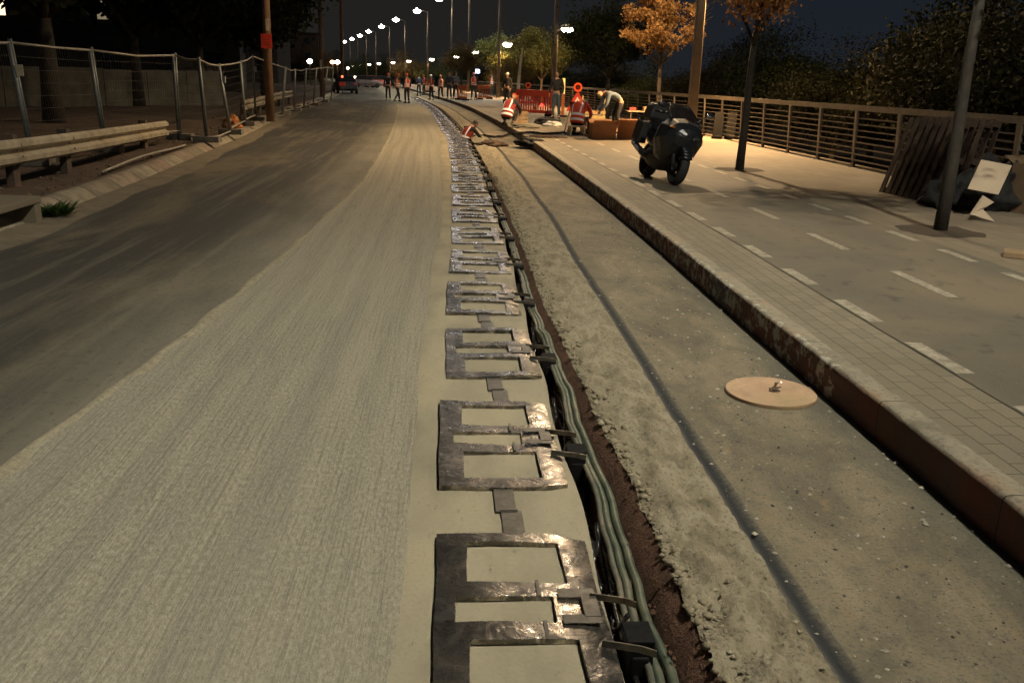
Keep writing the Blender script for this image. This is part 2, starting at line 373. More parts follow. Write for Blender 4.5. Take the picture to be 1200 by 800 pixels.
# far side: past 75 m the trench is not dug yet
sweep('road_centre', [(-2.2, -.003), (-1.9, -.003), (-1.3, -.003), (-.9, -.003)], OLD, y0=75, y1=330, d0=1)
LK = m_lkerb()
def lkp(y):
    a = tleft(y); return [(a+.10, -.01), (a+.0, .005), (a-.02, .02), (a-.13, .10), (a-.2, .125), (a-.3, .125), (a-.31, .08)]
sweep('left_kerb', lkp, LK, y0=2, d0=.12, grow=.015, zf=lambda t, y, z: z+.006*MN.noise(Vector((t*6, y*2.2, 0))))
GUT = mat('gutter_dust', (.15, .125, .085), .9, scale=3, bumps=.6, uv=True)
sweep('gutter', lambda y: [(tleft(y)+.45+.05*math.sin(y*.9)+.03*math.sin(y*2.9), .003), (tleft(y)+.25, .008), (tleft(y)+.02, .009)], GUT, y0=2, d0=.2)
sweep('verge', lambda y: [(tleft(y)-.3, .10), (tleft(y)-.8, .11), (tleft(y)-2, .13), (tleft(y)-5, .18), (tleft(y)-10, .25), (tleft(y)-22, .3), (tleft(y)-60, .3), (tleft(y)-75, -1.3)], EARTH, y0=-2,
      zf=lambda t, y, z: z+(.05*MN.noise(Vector((t*.8, y*.8, 0))) if t < tleft(y)-.4 and t > tleft(y)-30 else 0), d0=.4)
# painted dashes of the bike path
PAINT = mat('worn_white_paint', (.30, .275, .21), .8, scale=25, var=.35, dirt=(.15, .135, .10))
def dashes(name, t, w, y0, pitch, ln, n, label):
    mb = MB()
    for i in range(n):
        a = y0+i*pitch; b = a+ln; k0 = len(mb.v); q = RNG.uniform(-.012, .012, 4)
        pts = [P(a+q[0], t-w/2, .194), P(a+q[1], t+w/2, .194), P((a+b)/2, t+w/2+q[2]*.3, .194), P(b+q[2], t+w/2, .194), P(b+q[3], t-w/2, .194), P((a+b)/2, t-w/2, .194)]
        mb.add(pts, [tuple(range(6))])
    o = mb.build(name, PAINT, kind='structure'); return o
dashes('lane_marking', .66, .10, 1.27, 1.05, .58, 45, '')
dashes('lane_marking', 1.55, .09, .62, 1.85, .9, 30, '')
dashes('lane_marking', 2.49, .09, .26, 1.04, .58, 45, '')
# loose stones and grit
def clods(name, m, n, fn, rs, seed=1):
    R = np.random.RandomState(seed); mb = MB(); base = MB(); base.ball((0, 0, 0), 1, 7, 5); B = np.array(base.v)
    for i in range(n):
        p = fn(R); r = rs[0]*(rs[1]/rs[0])**(R.rand()**2); q = B*(1+R.uniform(-.25, .25, (len(B), 1)))*r*np.array([R.uniform(.7, 1.2), R.uniform(.7, 1.2), R.uniform(.5, .8)])+np.array(p)
        mb.add([tuple(x) for x in q], base.f)
    return mb.build(name, m, kind='stuff', smooth=True)
def scatter(name, m, n, fn, rs, seed=1):
    R = np.random.RandomState(seed); mb = MB()
    for i in range(n):
        p = fn(R); r = rs[0]*(rs[1]/rs[0])**(R.rand()**2.2)
        base = [(1, 0, 0), (-1, 0, 0), (0, 1, 0), (0, -1, 0), (0, 0, 1), (0, 0, -.5)]
        s = R.uniform(.6, 1.3, (6, 1))*np.array(base)*r*np.array([1, R.uniform(.6, 1), R.uniform(.45, .8)]); a = R.rand()*6.3
        ca, sa = math.cos(a), math.sin(a)
        vs = [(p[0]+x*ca-y*sa, p[1]+x*sa+y*ca, p[2]+z*1.0+r*.2) for x, y, z in s]
        mb.add(vs, [(0, 2, 4), (2, 1, 4), (1, 3, 4), (3, 0, 4), (2, 0, 5), (1, 2, 5), (3, 1, 5), (0, 3, 5)])
    o = mb.build(name, m, kind='stuff'); return o
STONE = mat('pale_stone', (.36, .33, .26), .9, scale=30, var=.4); DSTONE = mat('dark_stone', (.075, .07, .06), .9, scale=30, var=.4)
def near_y(R, a, b): return a+(b-a)*R.rand()**1.7
scatter('pebbles', STONE, 1500, lambda R: P(near_y(R, 1.6, 16), R.uniform(-.9, -.02)), (.0025, .017), 2)['label'] = 'pale pebbles on the old asphalt strip'
scatter('grit', DSTONE, 1400, lambda R: P(near_y(R, 1.6, 14), R.uniform(-.9, -.02)), (.002, .011), 3)['label'] = 'dark grit on the old asphalt strip'
scatter('spoil_lumps', mat('spoil_lump', (.31, .27, .19), .95, scale=40, bumps=.7, bscale=90), 2600, lambda R: P(near_y(R, 1.7, 22), min(-.95, -1.20+abs(R.normal(0, .13))), .022), (.003, .013), 4)['label'] = 'sandy lumps on the trench edge'
scatter('road_chips', STONE, 2200, lambda R: P(near_y(R, 1.8, 12), R.uniform(-3.75, -2.2), -.004), (.0015, .006), 5)['label'] = 'fine chips on the milled lane'
scatter('kerb_rubble', mat('rubble', (.12, .085, .05), .95, scale=20), 700, lambda R: (lambda y: P(y, tleft(y)-.35-abs(R.normal(0, .5)), .12))(near_y(R, 8, 40)), (.01, .06), 6)['label'] = 'rubble behind the left kerb'

clods('soil_clods', SPOIL, 1500, lambda R: (lambda y: P(y, min(-.98, tr_edge(y)+.015+abs(R.normal(0, .06))), .015))(near_y(R, 1.7, 16)), (.005, .022), 14)['label'] = 'sandy clods along the trench edge'
clods('trench_crumbs', CLAY, 900, lambda R: (lambda y: P(y, tr_edge(y)-R.uniform(.0, .09), -.03-R.uniform(.0, .2)))(near_y(R, 1.7, 12)), (.004, .016), 15)['label'] = 'red clay crumbs on the trench wall'
# ------------------------------------------------------------------ charging coil frames
def m_coil():
    m, nt, b = newmat('coil_metal'); v = vec_of(nt, False)
    oi = node(nt, 'ShaderNodeObjectInfo').outputs['Random']
    vv = node(nt, 'ShaderNodeVectorMath', {0: v, 1: node(nt, 'ShaderNodeCombineXYZ', {'X': math_(nt, 'MULTIPLY', oi, 37.0)}).outputs[0]}, operation='ADD').outputs[0]
    n1 = noise(nt, vv, 5, 5, .6, None, .7); n2 = noise(nt, vv, 30, 4, .7); n3 = noise(nt, vv, 1, 4, .6, (3, 60, 3))
    c = ramp(nt, n1, [(.3, (.085, .082, .076)), (.5, (.19, .18, .16)), (.68, (.50, .44, .37))])
    n4 = noise(nt, vv, 11, 6, .7, None, 1.5)
    c = mix(nt, ramp(nt, n4, [(.36, .75), (.5, 0)]), c, (.035, .033, .03)); c = mix(nt, ramp(nt, n4, [(.55, 0), (.68, .8)]), c, (.70, .66, .58))
    nt.links.new(c, b.inputs['Base Color']); b.inputs['Metallic'].default_value = .92
    r = ramp(nt, n4, [(.35, .42), (.7, .14)]); nt.links.new(r, b.inputs['Roughness'])
    bump(nt, b, math_(nt, 'ADD', math_(nt, 'ADD', math_(nt, 'MULTIPLY', n1, 1.2), math_(nt, 'MULTIPLY', n4, .12)), math_(nt, 'MULTIPLY', n2, .012)), .22, .03); return m
COIL = m_coil(); TAPE = mat('grey_tape', (.12, .112, .095), .42, metal=.6, scale=20, var=.35)
COPPER = mat('copper_lead', (.13, .11, .09), .38, metal=.8, scale=18, var=.4, dirt=(.10, .085, .07))
BLACK = mat('black_plastic', (.007, .007, .008), .7, scale=15, bumps=.1, spec=.15)
RUBBER = mat('black_cable', (.012, .012, .012), .22, scale=20)
CL = 1.0; CWD = .53
def coil_frame_mesh(seed):
    """flat frame: left rail, right rail with chamfered corner, four cross bars; local x across, y along (0 = near end)"""
    R = random.Random(seed); mb = MB()
    j = lambda a: R.uniform(-a, a)
    T = .019; z0 = .006
    xs = [0, .055, .105, .33, .43, .53]
    def zz(x, y): return z0+.004*math.sin(y*7+seed)*(x/.53)-(.012*((x-.43)/.1)**2 if x > .43 else 0)+.005*math.sin(x*9+seed*2)
    def slab(x0, x1, y0, y1, dz=0, nx=3, ny=3, cut=None):
        # a thin bar following the surface zz
        top = []; bot = []
        for iy in range(ny+1):
            for ix in range(nx+1):
                x = x0+(x1-x0)*ix/nx; y = y0+(y1-y0)*iy/ny
                if cut: y = cut(x, y)
                z = zz(x, y)+dz; top.append((x, y, z+T)); bot.append((x, y, z))
        n = len(top); W = nx+1; f = []
        for iy in range(ny):
            for ix in range(nx):
                a = iy*W+ix; f.append((a, a+1, a+W+1, a+W)); f.append((n+a, n+a+W, n+a+W+1, n+a+1))
        for ix in range(nx): a = ix; f.append((a, n+a, n+a+1, a+1)); a = ny*W+ix; f.append((a, a+1, n+a+1, n+a))
        for iy in range(ny): a = iy*W; f.append((a, a+W, n+a+W, n+a)); a = iy*W+nx; f.append((a, n+a, n+a+W, a+W))
        mb.add(top+bot, f)
    cutc = lambda x, y: y-(max(0, x-.40)/.13)**1.5*.09 if y > CL*.97 else y+(max(0, x-.44)/.09)**1.4*.03 if y < .02 else y
    gx = [0, .03, .062, .105, .19, .28, .375, .43, .46, .495, .53]; gy = [0, .04, .085, .18, .27, .36, .405, .45, .52, .59, .63, .675, .76, .85, .935, .968, 1.0]
    w = [(.105, .43, .675, .935), (.062, .375, .45, .59), (.105, .43, .085, .36)]
    jx = {k: j(.003) for k in range(len(gx))}; top = []; bot = []; NX = len(gx)
    for b_, y in enumerate(gy):
        for a_, x in enumerate(gx):
            yy = cutc(x, y) if y > .96 or y < .02 else y; yy += .003*math.sin(x*14+b_*1.7+seed); xx = x+.0025*math.sin(y*11+a_+seed*1.3)
            z = zz(xx, yy); top.append((xx, yy, z+T)); bot.append((xx, yy, z))
    n = len(top); f = []
    def solid(a_, b_):
        if not (0 <= a_ < NX-1 and 0 <= b_ < len(gy)-1): return False
        cx, cy = (gx[a_]+gx[a_+1])/2, (gy[b_]+gy[b_+1])/2
        return not any(q[0] < cx < q[1] and q[2] < cy < q[3] for q in w)
    for b_ in range(len(gy)-1):
        for a_ in range(NX-1):
            if not solid(a_, b_): continue
            p = b_*NX+a_; f += [(p, p+1, p+NX+1, p+NX), (n+p, n+p+NX, n+p+NX+1, n+p+1)]
            if not solid(a_, b_-1): f.append((p, n+p, n+p+1, p+1))
            if not solid(a_, b_+1): f.append((p+NX, p+NX+1, n+p+NX+1, n+p+NX))
            if not solid(a_-1, b_): f.append((p, p+NX, n+p+NX, n+p))
            if not solid(a_+1, b_): f.append((p+1, n+p+1, n+p+NX+1, p+NX+1))
    mb.add(top+bot, f)
    return mb
def strips_mesh(seed):
    mb = MB(); z = .0292
    mb.box((.45, .60, z), (.12, .05, .003)); mb.box((.45, .455, z+.001), (.12, .045, .003)); mb.box((.485, .52, z+.003), (.05, .11, .003))
    mb.box((.335, .405, z-.002), (.012, .094, .005)); mb.box((.33, .635, z-.002), (.012, .092, .005)); return mb
def lead_mesh(y, z1, dx=0):
    mb = MB(); pts = [(.49, y, .031), (.545, y-.012, .029), (.60, y-.03, .030), (.640+dx, y-.05, .028)]
    for a, b in zip(pts, pts[1:]): mb.bar(a, b, .022, .005, up=(1, 0, 0.01) if False else (0, 1, 0))
    return mb
def connector_mesh():
    mb = MB(); mb.box((.26, -.10, .013), (.08, .20, .008)); mb.box((.28, -.28, .011), (.08, .18, .008)); mb.box((.27, -.19, .019), (.07, .012, .004)); return mb
def box_mesh():
    mb = MB(); mb.box((.612, .40, -.165), (.08, .10, .36)); mb.box((.612, .40, .018), (.086, .108, .010)); mb.box((.612, .345, -.08), (.05, .012, .10)); return mb
def cable_mesh(seed):
    R = random.Random(seed+50); mb = MB()
    for k in range(2):
        y0 = .42+.1*k; pts = []
        for i in range(26):
            u = i/25; pts.append((.575+.025*math.sin(u*19+k*2+seed)*(.4+u*(1-u)*2)+.02*k, y0+u*.62, -.02-.16*math.sin(PI*u)**.8+.02*math.sin(u*31+k)))
        mb.tube(pts, .009, 6)
    return mb
protos = []
for s in range(6):
    root = empty('coil_frame', (0, 0, 0), 'x', 'coil frame', 'metal charging coil frames laid end to end along the trench')
    fo = coil_frame_mesh(s).build('frame', COIL, root, smooth=True, bevel=.003); fo.modifiers[0].segments = 2; fo.modifiers[0].angle_limit = math.radians(50); fo.modifiers[0].harden_normals = True
    strips_mesh(s).build('joining_strip', TAPE, root, bevel=.001)
    connector_mesh().build('connector', TAPE, root)
    lead_mesh(.33, -.0).build('lead', TAPE, root); lead_mesh(.58, .01, -.01).build('lead', COPPER, root)
    box_mesh().build('junction_box', BLACK, root, bevel=.006)
    cable_mesh(s).build('cable', RUBBER, root, smooth=True)
    protos.append(root)
NCOIL = 52
for i in range(NCOIL):
    y = 3.02-CL+(i)*1.39; R = random.Random(i)
    pr = protos[i % 6]
    if i < 6: o = pr
    elif i < 24: o = dup(pr)
    else:
        o = empty('coil_frame', (0, 0, 0), 'x', 'coil frame', 'metal charging coil frames laid end to end along the trench')
        for ch in pr.children:
            if ch.name.split('.')[0] in ('frame', 'lead', 'junction_box'): c = ch.copy(); COL.objects.link(c); c.parent = o
    o.location = P(y, -2.06+.05*min(1, max(0, (y-10)/8))*(1 if y < 26 else 0)-(.05 if y > 28 else 0)+R.uniform(-.012, .012), .0); o.rotation_euler = (0, 0, heading(y+.5)+R.uniform(-.022, .022))
    k = ordn(i)
    o['label'] = ('nearest dark metal coil frame, cut off by the bottom of the photo' if i == 0 else f'{k} dark metal coil frame counted from the camera, three openings, beside the trench' if i < 12
                  else f'{k} shiny metal coil frame counted from the camera, in the row beside the trench')
# green conduits in the trench
GREEN = mat('green_conduit', (.062, .084, .058), .4, scale=12, var=.3, dirt=(.15, .14, .10)); GREY = mat('grey_conduit', (.085, .09, .07), .5, scale=12, var=.3, dirt=(.2, .17, .12))
for k, (dt, z, r, m, lab) in enumerate([(.085, -.07, .017, GREEN, 'dusty green conduit in the trench, against the clay wall'), (.125, -.075, .016, GREEN, 'middle green conduit, between two others in the trench'),
                                        (.155, -.06, .011, GREY, 'grey green conduit lying on top, snaking along the trench edge'), (.10, -.20, .012, mat('yellow_green_conduit', (.16, .22, .05), .5, scale=12), 'thin yellow green conduit low in the trench')]):
    mb = MB(); pts = []
    for y in ysteps(-1, 60, .12, .012):
        w = .006*MN.noise(Vector((y*.7, k*3, 0))); f = min(1, max(0, (y-2.6)/2.5)); e = tr_edge(y)
        pts.append(P(y, e-dt*(1-.45*f)+w, z*(1-.55*f)+.02*MN.noise(Vector((y*.8, k*5, 2)))))
    mb.tube(pts, r, 8); tag(mb.build('conduit', m, smooth=True), lab, 'conduit', 'conduits laid in the trench')
mb = MB()
for q in range(3):
    pts = [P(y, -1.44+.025*math.sin(y*4.3+q*2.1)+.015*q, -.14+.05*math.sin(y*3.1+q)) for y in ysteps(1.5, 40, .07, .012)]
    mb.tube(pts, .009, 6)
tag(mb.build('black_cable', RUBBER, smooth=True), 'tangled glossy black cables running the length of the trench', 'cable')

# ------------------------------------------------------------------ wooden disc with bolt
WOOD = mat('raw_plywood', (.42, .28, .175), .6, scale=5, var=.3, bumps=.15, dirt=(.30, .23, .12))
dp = at(903, 462, 0)
r_ = empty('manhole_cover', dp, 'round raw plywood cover with a bolt lying on the old asphalt', 'cover')
mb = MB(); mb.lathe([(0, .002), (.237, .002), (.24, .003), (.24, .019), (.238, .0205), (0, .0205)], (0, 0, 0), n=56); mb.build('disc', WOOD, r_)
STEEL = mat('dull_steel', (.35, .32, .28), .35, metal=1, scale=30)
mb = MB(); KOFF = len(mb.v); mb.lathe([(0, .034), (.03, .034), (.03, .038), (.013, .039), (.013, .06), (0, .06)], (.02, .0, 0), n=6); mb.tube([(.02, 0, .06), (.02, 0, .085)], .007, 8)
mb.box((.02, 0, .052), (.075, .016, .006), Matrix.Rotation(.5, 3, 'Z')); mb.tube([(.02, 0, .07), (.045, .005, .088), (.055, .0, .082)], .004, 6); mb.v = [(x, y, z-.0135) for x, y, z in mb.v]; mb.build('bolt', STEEL, r_)

# ------------------------------------------------------------------ street lamps
POLEM = mat('brown_painted_pole', (.17, .135, .095), .45, metal=.2, scale=3, var=.2)
HEADM = mat('lamp_head_metal', (.18, .17, .15), .4, metal=.6)
LENS = emis('lamp_lens_cool', (1, .95, .93), 40); LENSW = emis('lamp_lens_warm', (1, .80, .58), 30)
POLE_T = 4.05
def add_light(name, typ, loc, energy, col, parent, **kw):
    l = bpy.data.lights.new(name, typ); l.energy = energy; l.color = col
    for k, v in kw.items(): setattr(l, k, v)
    o = bpy.data.objects.new(name, l); COL.objects.link(o); o.location = loc; o.parent = parent; return o
pole_spots = [(812, 120, 25.0), (649, 95, 48.5), (584, 95, 72), (549, 94, 96), (529, 94, 120), (501, 93, 144), (475, 92, 168), (457, 92, 192), (441, 91, 216), (430, 91, 240), (420, 90, 264), (411, 90, 288)]
lamp_xy = [(P(-23, POLE_T).x, -23.0), (6.0, 1.2)]+[(atd(px, py, Y).x, Y) for px, py, Y in pole_spots]
ROADE, PEDE = 2100, 300
lampproto = None
for i, (X, Y) in enumerate(lamp_xy):
    lab = {0: 'lamp post behind the camera, outside the photo', 1: 'lamp post right beside the camera, outside the photo', 2: 'thick brown lamp post rising behind the parked scooter'}.get(i, f'{ordn(i-1)} tall lamp post back along the promenade, beyond the thick brown one')
    if i >= 3: lab = f'{ordn(i-2)} lamp post beyond the thick brown one, lit lamps on both arms'.replace('nearest', 'first')
    if lampproto is None:
        o = empty('street_lamp', (0, 0, 0), lab, 'street lamp', 'lamp posts along the promenade'); lampproto = o
        mb = MB(); mb.box((0, 0, 5.45), (.24, .24, 10.9), None, .5); mb.build('pole', POLEM, o, bevel=.01)
        mb = MB(); mb.box((0, 0, .02), (.42, .42, .04)); mb.build('base_plate', POLEM, o)
        mb = MB(); mb.bar((-.05, 0, 10.8), (-1.4, 0, 10.98), .09); mb.build('arm', POLEM, o)
        mb = MB(); mb.ball((-1.6, 0, 11.02), (.62, .5, .2), 14, 8); hd = mb.build('lamp_head', HEADM, o, smooth=True)
        mb = MB(); mb.ball((-1.62, 0, 10.88), (.55, .50, .36), 14, 8); mb.build('lens', LENS, hd, smooth=True)  # lens oversized, its glowing shape stands in for bloom
        mb = MB(); mb.bar((.06, 0, 3.85), (.42, 0, 4.0), .06); mb.build('arm', POLEM, o)
        mb = MB(); mb.ball((.62, 0, 4.06), (.40, .32, .14), 14, 8); hd = mb.build('lamp_head', HEADM, o, smooth=True)
        mb = MB(); mb.ball((.64, 0, 3.96), (.36, .30, .22), 14, 8); mb.build('lens', LENSW, hd, smooth=True)  # path lens swollen as well, in place of bloom around the lamp
        mb = MB(); mb.box((-.10, 0, 3.6), (.06, .14, .3)); mb.build('control_box', HEADM, o)
    else: o = dup(lampproto)
    o['label'] = lab; o.location = (X, Y, .19); o.rotation_euler = (0, 0, heading(Y))
for i, o in enumerate([x for x in COL.objects if x.name.startswith('street_lamp')]):
    far = i >= 5
    k = [1.5, 2.2, 3.4, 1.9][i] if i < 4 else 2.6
    add_light('road_lamp_light', 'SPOT', (-1.6, 0, 10.58), ROADE*k*4, ((1, .70, .38) if i in (2, 3) else (1, .93, .74)) if not far else (1, .88, .7), o, spot_size=math.radians(146), spot_blend=1.0, shadow_soft_size=.2)
    kp = [.4, .08, 4.0, 2.4][i] if i < 4 else 3.0
    add_light('path_lamp_light', 'SPOT', (.64, 0, 3.74), PEDE*kp*4, (1, .58, .24), o, spot_size=math.radians(160), spot_blend=.6, shadow_soft_size=.12)

# ------------------------------------------------------------------ railing along the promenade
RAILM = mat('weathered_bronze_rail', (.11, .09, .064), .55, metal=.3, scale=6, var=.25); RAILD = mat('thin_rail_steel', (.10, .085, .062), .5, metal=.4, scale=6)
RT_ = 5.52
rr_ = empty('railing', P(2, RT_, .19), 'long bronze railing with horizontal bars behind the promenade', 'railing')
inv = Vector(rr_.location)
mb = MB(); ys = ysteps(1, 110, 1.2, .02)
for a, b in zip(ys, ys[1:]): mb.bar(P(a, RT_, 1.27)-inv, P(b, RT_, 1.27)-inv, .05, .10)
mb.build('top_rail', RAILM, rr_)
for k in range(8):
    mb = MB()
    for a, b in zip(ys, ys[1:]): mb.bar(P(a, RT_, .33+k*.108)-inv, P(b, RT_, .33+k*.108)-inv, .022)
    mb.build('bar', RAILD, rr_)
y = 2.2
for i in range(44):
    mb = MB(); p = P(y, RT_+.03, .19)-inv; p2 = P(y, RT_-.02, 1.22)-inv
    mb.bar(p, p2, .11, .045, up=(1, 0, 0)); mb.box(p+Vector((0, 0, .008)), (.14, .10, .014)); mb.build('post', RAILM, rr_); y += 1.62*(1 if y < 45 else 1.4)

# ------------------------------------------------------------------ guardrails on the left
GALV = mat('worn_galvanised', (.40, .35, .25), .6, metal=.15, scale=5, var=.25, dirt=(.24, .19, .13)); GPOST = mat('rusty_post', (.07, .055, .04), .8, scale=8, dirt=(.14, .08, .045))
def wbeam(pts, zc, flip=1):
    prof = [(-.0, .155), (.045, .12), (.05, .06), (-.02, .02), (-.02, -.02), (.05, -.06), (.045, -.12), (0, -.155)]
    prof = prof+[(x-.008, z) for x, z in reversed(prof)]
    rings = []
    for i, p in enumerate(pts):
        t = (pts[min(i+1, len(pts)-1)]-pts[max(i-1, 0)]).normalized(); n = Vector((t.y, -t.x, 0))
        rings.append([Vector((p.x, p.y, p.z))+n*x*1.1+Vector((0, 0, z)) for x, z in prof])
    mb = MB(); mb.loft(rings); return mb
def guardrail(ya, yb, toff, label, posts, zc=.60, ze=None):
    ze = ze or zc
    o = empty('guardrail', P(ya, tleft(ya)+toff, .12), label, 'guardrail', 'guardrails along the left kerb'); iv = Vector(o.location)
    pts = [P(y, tleft(y)+toff, 0)-iv for y in np.linspace(ya, yb, 12)]
    pts = [Vector((p.x, p.y, zc+(ze-zc)*i/11-.12)) for i, p in enumerate(pts)]
    wbeam(pts, 0).build('beam', GALV, o)
    for y in posts:
        mb = MB(); p = P(y, tleft(y)+toff-.10, .12)-iv; zp = zc+(ze-zc)*(y-ya)/(yb-ya); p.z = zp-.75
        mb.box(p+Vector((0, 0, .42)), (.10, .14, .84)); mb.box(p+Vector((.055, 0, .74)), (.05, .10, .2)); mb.build('post', GPOST, o)
        mb = MB()
        for dz in (-.06, .08): mb.lathe([(0, 0), (.018, 0), (.016, .014), (0, .016)], p+Vector((.15, 0, .63+dz)), (1, 0, 0), 8)
        mb.build('bolt', STEEL, o)
guardrail(5.0, 19.6, -.86, 'pale double-wave guardrail in the left foreground, ending by the fence', [7.6, 9.8, 11.9, 13.7, 18.1], .68, .42)
guardrail(28.5, 47, -.55, 'distant pale guardrail beside the far left kerb', [29.2, 31.5, 34, 37, 40, 43, 46.5])

# ------------------------------------------------------------------ temporary mesh fence
def m_mesh():
    m, nt, b = newmat('wire_mesh'); m2 = nt
    v = vec_of(nt, True); sx = node(nt, 'ShaderNodeSeparateXYZ', {'Vector': v})
    a = math_(nt, 'LESS_THAN', math_(nt, 'FRACT', math_(nt, 'MULTIPLY', sx.outputs[0], 11.0)), .05)
    c = math_(nt, 'LESS_THAN', math_(nt, 'FRACT', math_(nt, 'MULTIPLY', sx.outputs[1], 5.0)), .03)
    al = math_(nt, 'MAXIMUM', a, c); nt.links.new(al, b.inputs['Alpha'])
    b.inputs['Base Color'].default_value = (.16, .15, .12, 1); b.inputs['Metallic'].default_value = .4; b.inputs['Roughness'].default_value = .5
    return m
FPOST = mat('galvanised_fence_tube', (.12, .135, .13), .5, metal=.3, scale=6, var=.25); FTOP = mat('fence_rail_tube', (.30, .27, .21), .5, metal=.2, scale=6, var=.2)
WIRE = mat('fence_wire', (.10, .09, .07), .6, metal=.2)
# (x of base, top x, top y, depth Y, base z)
fpts = []
def fpost(b, tx, ty): t_ = atd(tx, ty, b.y); fpts.append((b, t_))
for (bx, tx, ty, Y) in [(-75, -90, 47, 11.6), (30, 12, 50, 13.8), (118, 107, 59, 16.4), (207, 205, 65, 20.0)]:
    b = atd(bx, 100, Y); b.z = .14; fpost(b, tx, ty)
for (bx, by, tx, ty) in [(243, 166, 233, 70), (271, 157, 257, 77), (288, 147, 282, 73), (300, 141, 296, 66), (331, 134, 335, 80), (345, 130, 346, 82), (356, 127, 359, 81), (367, 123.5, 371, 80.5), (379, 119.5, 384, 79), (388, 116.5, 391, 80)]:
    fpost(at(bx, by, .14), tx, ty)
for i in range(len(fpts)-1):
    a0, a1 = fpts[i]; b0, b1 = fpts[i+1]
    o = empty('fence_panel', a0, f'{ordn(i)} see-through wire mesh fence panel from the left edge, behind the left kerb'.replace('nearest', 'first'), 'fence', 'temporary wire mesh fence panels on the left'); iv = Vector(a0)
    R = random.Random(i); z0 = Vector((0, 0, .10+R.uniform(-.06, .08)))
    mb = MB(); mb.tube([a0+z0-iv, (a0+b0)/2+z0*1.0+Vector((0, 0, R.uniform(-.04, .03)))-iv, b0+z0-iv], .019, 6); mb.tube([a1-iv, (a1+b1)/2+Vector((0, 0, R.uniform(-.06, 0)))-iv, b1-iv], .021, 6); mb.build('rail', FTOP, o, smooth=True)
    mb = MB(); mb.tube([a0-iv, a1+(a1-a0)*.03-iv], .034, 8); mb.build('post', FPOST, o, smooth=True)
    mb = MB(); e0, e1 = b0.lerp(a0, .03), b1.lerp(a1, .03); mb.tube([e0-iv, e1-iv], .03, 8); mb.build('post', FPOST, o, smooth=True)
    mb = MB(); mb.box((0, 0, .05), (.55, .22, .12)); mb.build('foot', mat('concrete_foot', (.16, .15, .12), .9, scale=10), o)
    mb = MB(); nv = 34 if i < 5 else 18
    for k in range(1, nv):
        u = k/nv; p = a0.lerp(b0, u)+z0-iv; q = a1.lerp(b1, u)-iv; mb.bar(p, q, .0022)
    for k in range(1, 9):
        u = k/9; p = (a0+z0).lerp(a1, u)-iv; q = (b0+z0).lerp(b1, u)-iv; mb.bar(p, q, .0035)
    mb.build('mesh', WIRE, o)
    if i in (1,):
        mb = MB(); c = a0.lerp(a1, .78)-iv; mb.box(c+Vector((.07, -.04, 0)), (.12, .01, .16)); mb.build('tag', mat('cream_tag', (.5, .45, .32), .6), o)
    if i in (5, 7):
        mb = MB(); c = a0.lerp(a1, .8)-iv; mb.box(c+Vector((.05, -.04, 0)), (.1, .06, .16)); mb.build('tag', mat('grey_tag', (.3, .31, .3), .6), o)

# ------------------------------------------------------------------ concrete wall, buildings on the left
CONC = mat('old_concrete_wall', (.16, .155, .115), .9, scale=1.2, var=.35, bumps=.3, dirt=(.08, .075, .055))
w0, w1 = atd(-330, 130, 24), atd(262, 112, 40)
w0.z = w1.z = 0.1
mb = MB(); d = (w1-w0); n = 9
for i in range(n):
    a = w0+d*(i/n); b = w0+d*((i+.985)/n); a.z = b.z = .1; mb.bar(a+Vector((0, 0, .75)), b+Vector((0, 0, .75-.0)), .25, 1.5 - .0, up=(0, 0, 1)) if False else mb.prism([a, b, b+Vector((0, 0, 1.42+.02*(i % 3))), a+Vector((0, 0, 1.42+.02*(i % 3)))], (0, 0, 0), Vector((-d.y, d.x, 0)).normalized()*.25)
tag(mb.build('concrete_wall', CONC), 'low grey concrete wall behind the mesh fence on the left', 'wall')
DARKW = mat('dark_render_wall', (.035, .032, .026), .9, scale=.6, var=.2); GLASS = mat('dark_window', (.012, .012, .014), .15); LITW = emis('lit_window_warm', (1, .78, .5), 1.1); LITW2 = emis('lit_window_dim', (1, .8, .5), .12)
def building(name, loc, rz, w, dpt, h, storeys, cols, lit, label, wallm=DARKW):
    o = empty(name, loc, label, 'building', None, rz)
    mb = MB(); mb.box((0, dpt/2, h/2), (w, dpt, h)); mb.build('wall', wallm, o)
    mb = MB(); mb.box((0, dpt/2, h+.15), (w+.5, dpt+.5, .3)); mb.build('roof', DARKW, o)
    sh = h/storeys
    for s in range(storeys):
        mb = MB(); mb.box((0, -.05, s*sh+sh*.1), (w*.96, .1, .12)); mb.build('ledge', wallm, o)
        for c in range(cols):
            x = -w/2+(c+.5)*w/cols; z = s*sh+sh*.55
            mb = MB()
            for q in (-1, 1): mb.box((x+q*.62, -.03, z), (.08, .06, 1.5)); mb.box((x, -.03, z+q*.75), (1.32, .06, .08))
            mb.box((x, -.02, z), (.05, .04, 1.42)); f = mb.build('window', wallm, o)
            mb = MB(); mb.box((x, -.006, z), (1.16, .012, 1.4)); mb.build('pane', lit.get((s, c), GLASS), f)
    return o
bc = atd(70, 60, 58)
building('apartment_building', (bc.x-3, 60, .2), .25, 26, 10, 13, 4, 8, {(1, 3): LITW, (2, 4): LITW, (1, 5): LITW2}, 'dark apartment block with few lit windows behind the left trees')
bc = atd(400, 60, 190)
building('apartment_building', (bc.x-22, 190, .2), .2, 34, 12, 9, 3, 8, {(0, 3): LITW2, (1, 6): LITW2}, 'low dark building far behind the left fence', mat('brownish_wall', (.10, .07, .05), .9, scale=.5))
sb = atd(345, 62, 120)
building('apartment_building', (sb.x-16, 122, .2), .1, 26, 12, 8, 2, 6, {(1, 4): LITW2}, 'dark two-storey building behind the left fence, by the red sign pole', mat('dull_wall', (.07, .06, .05), .9, scale=.5))

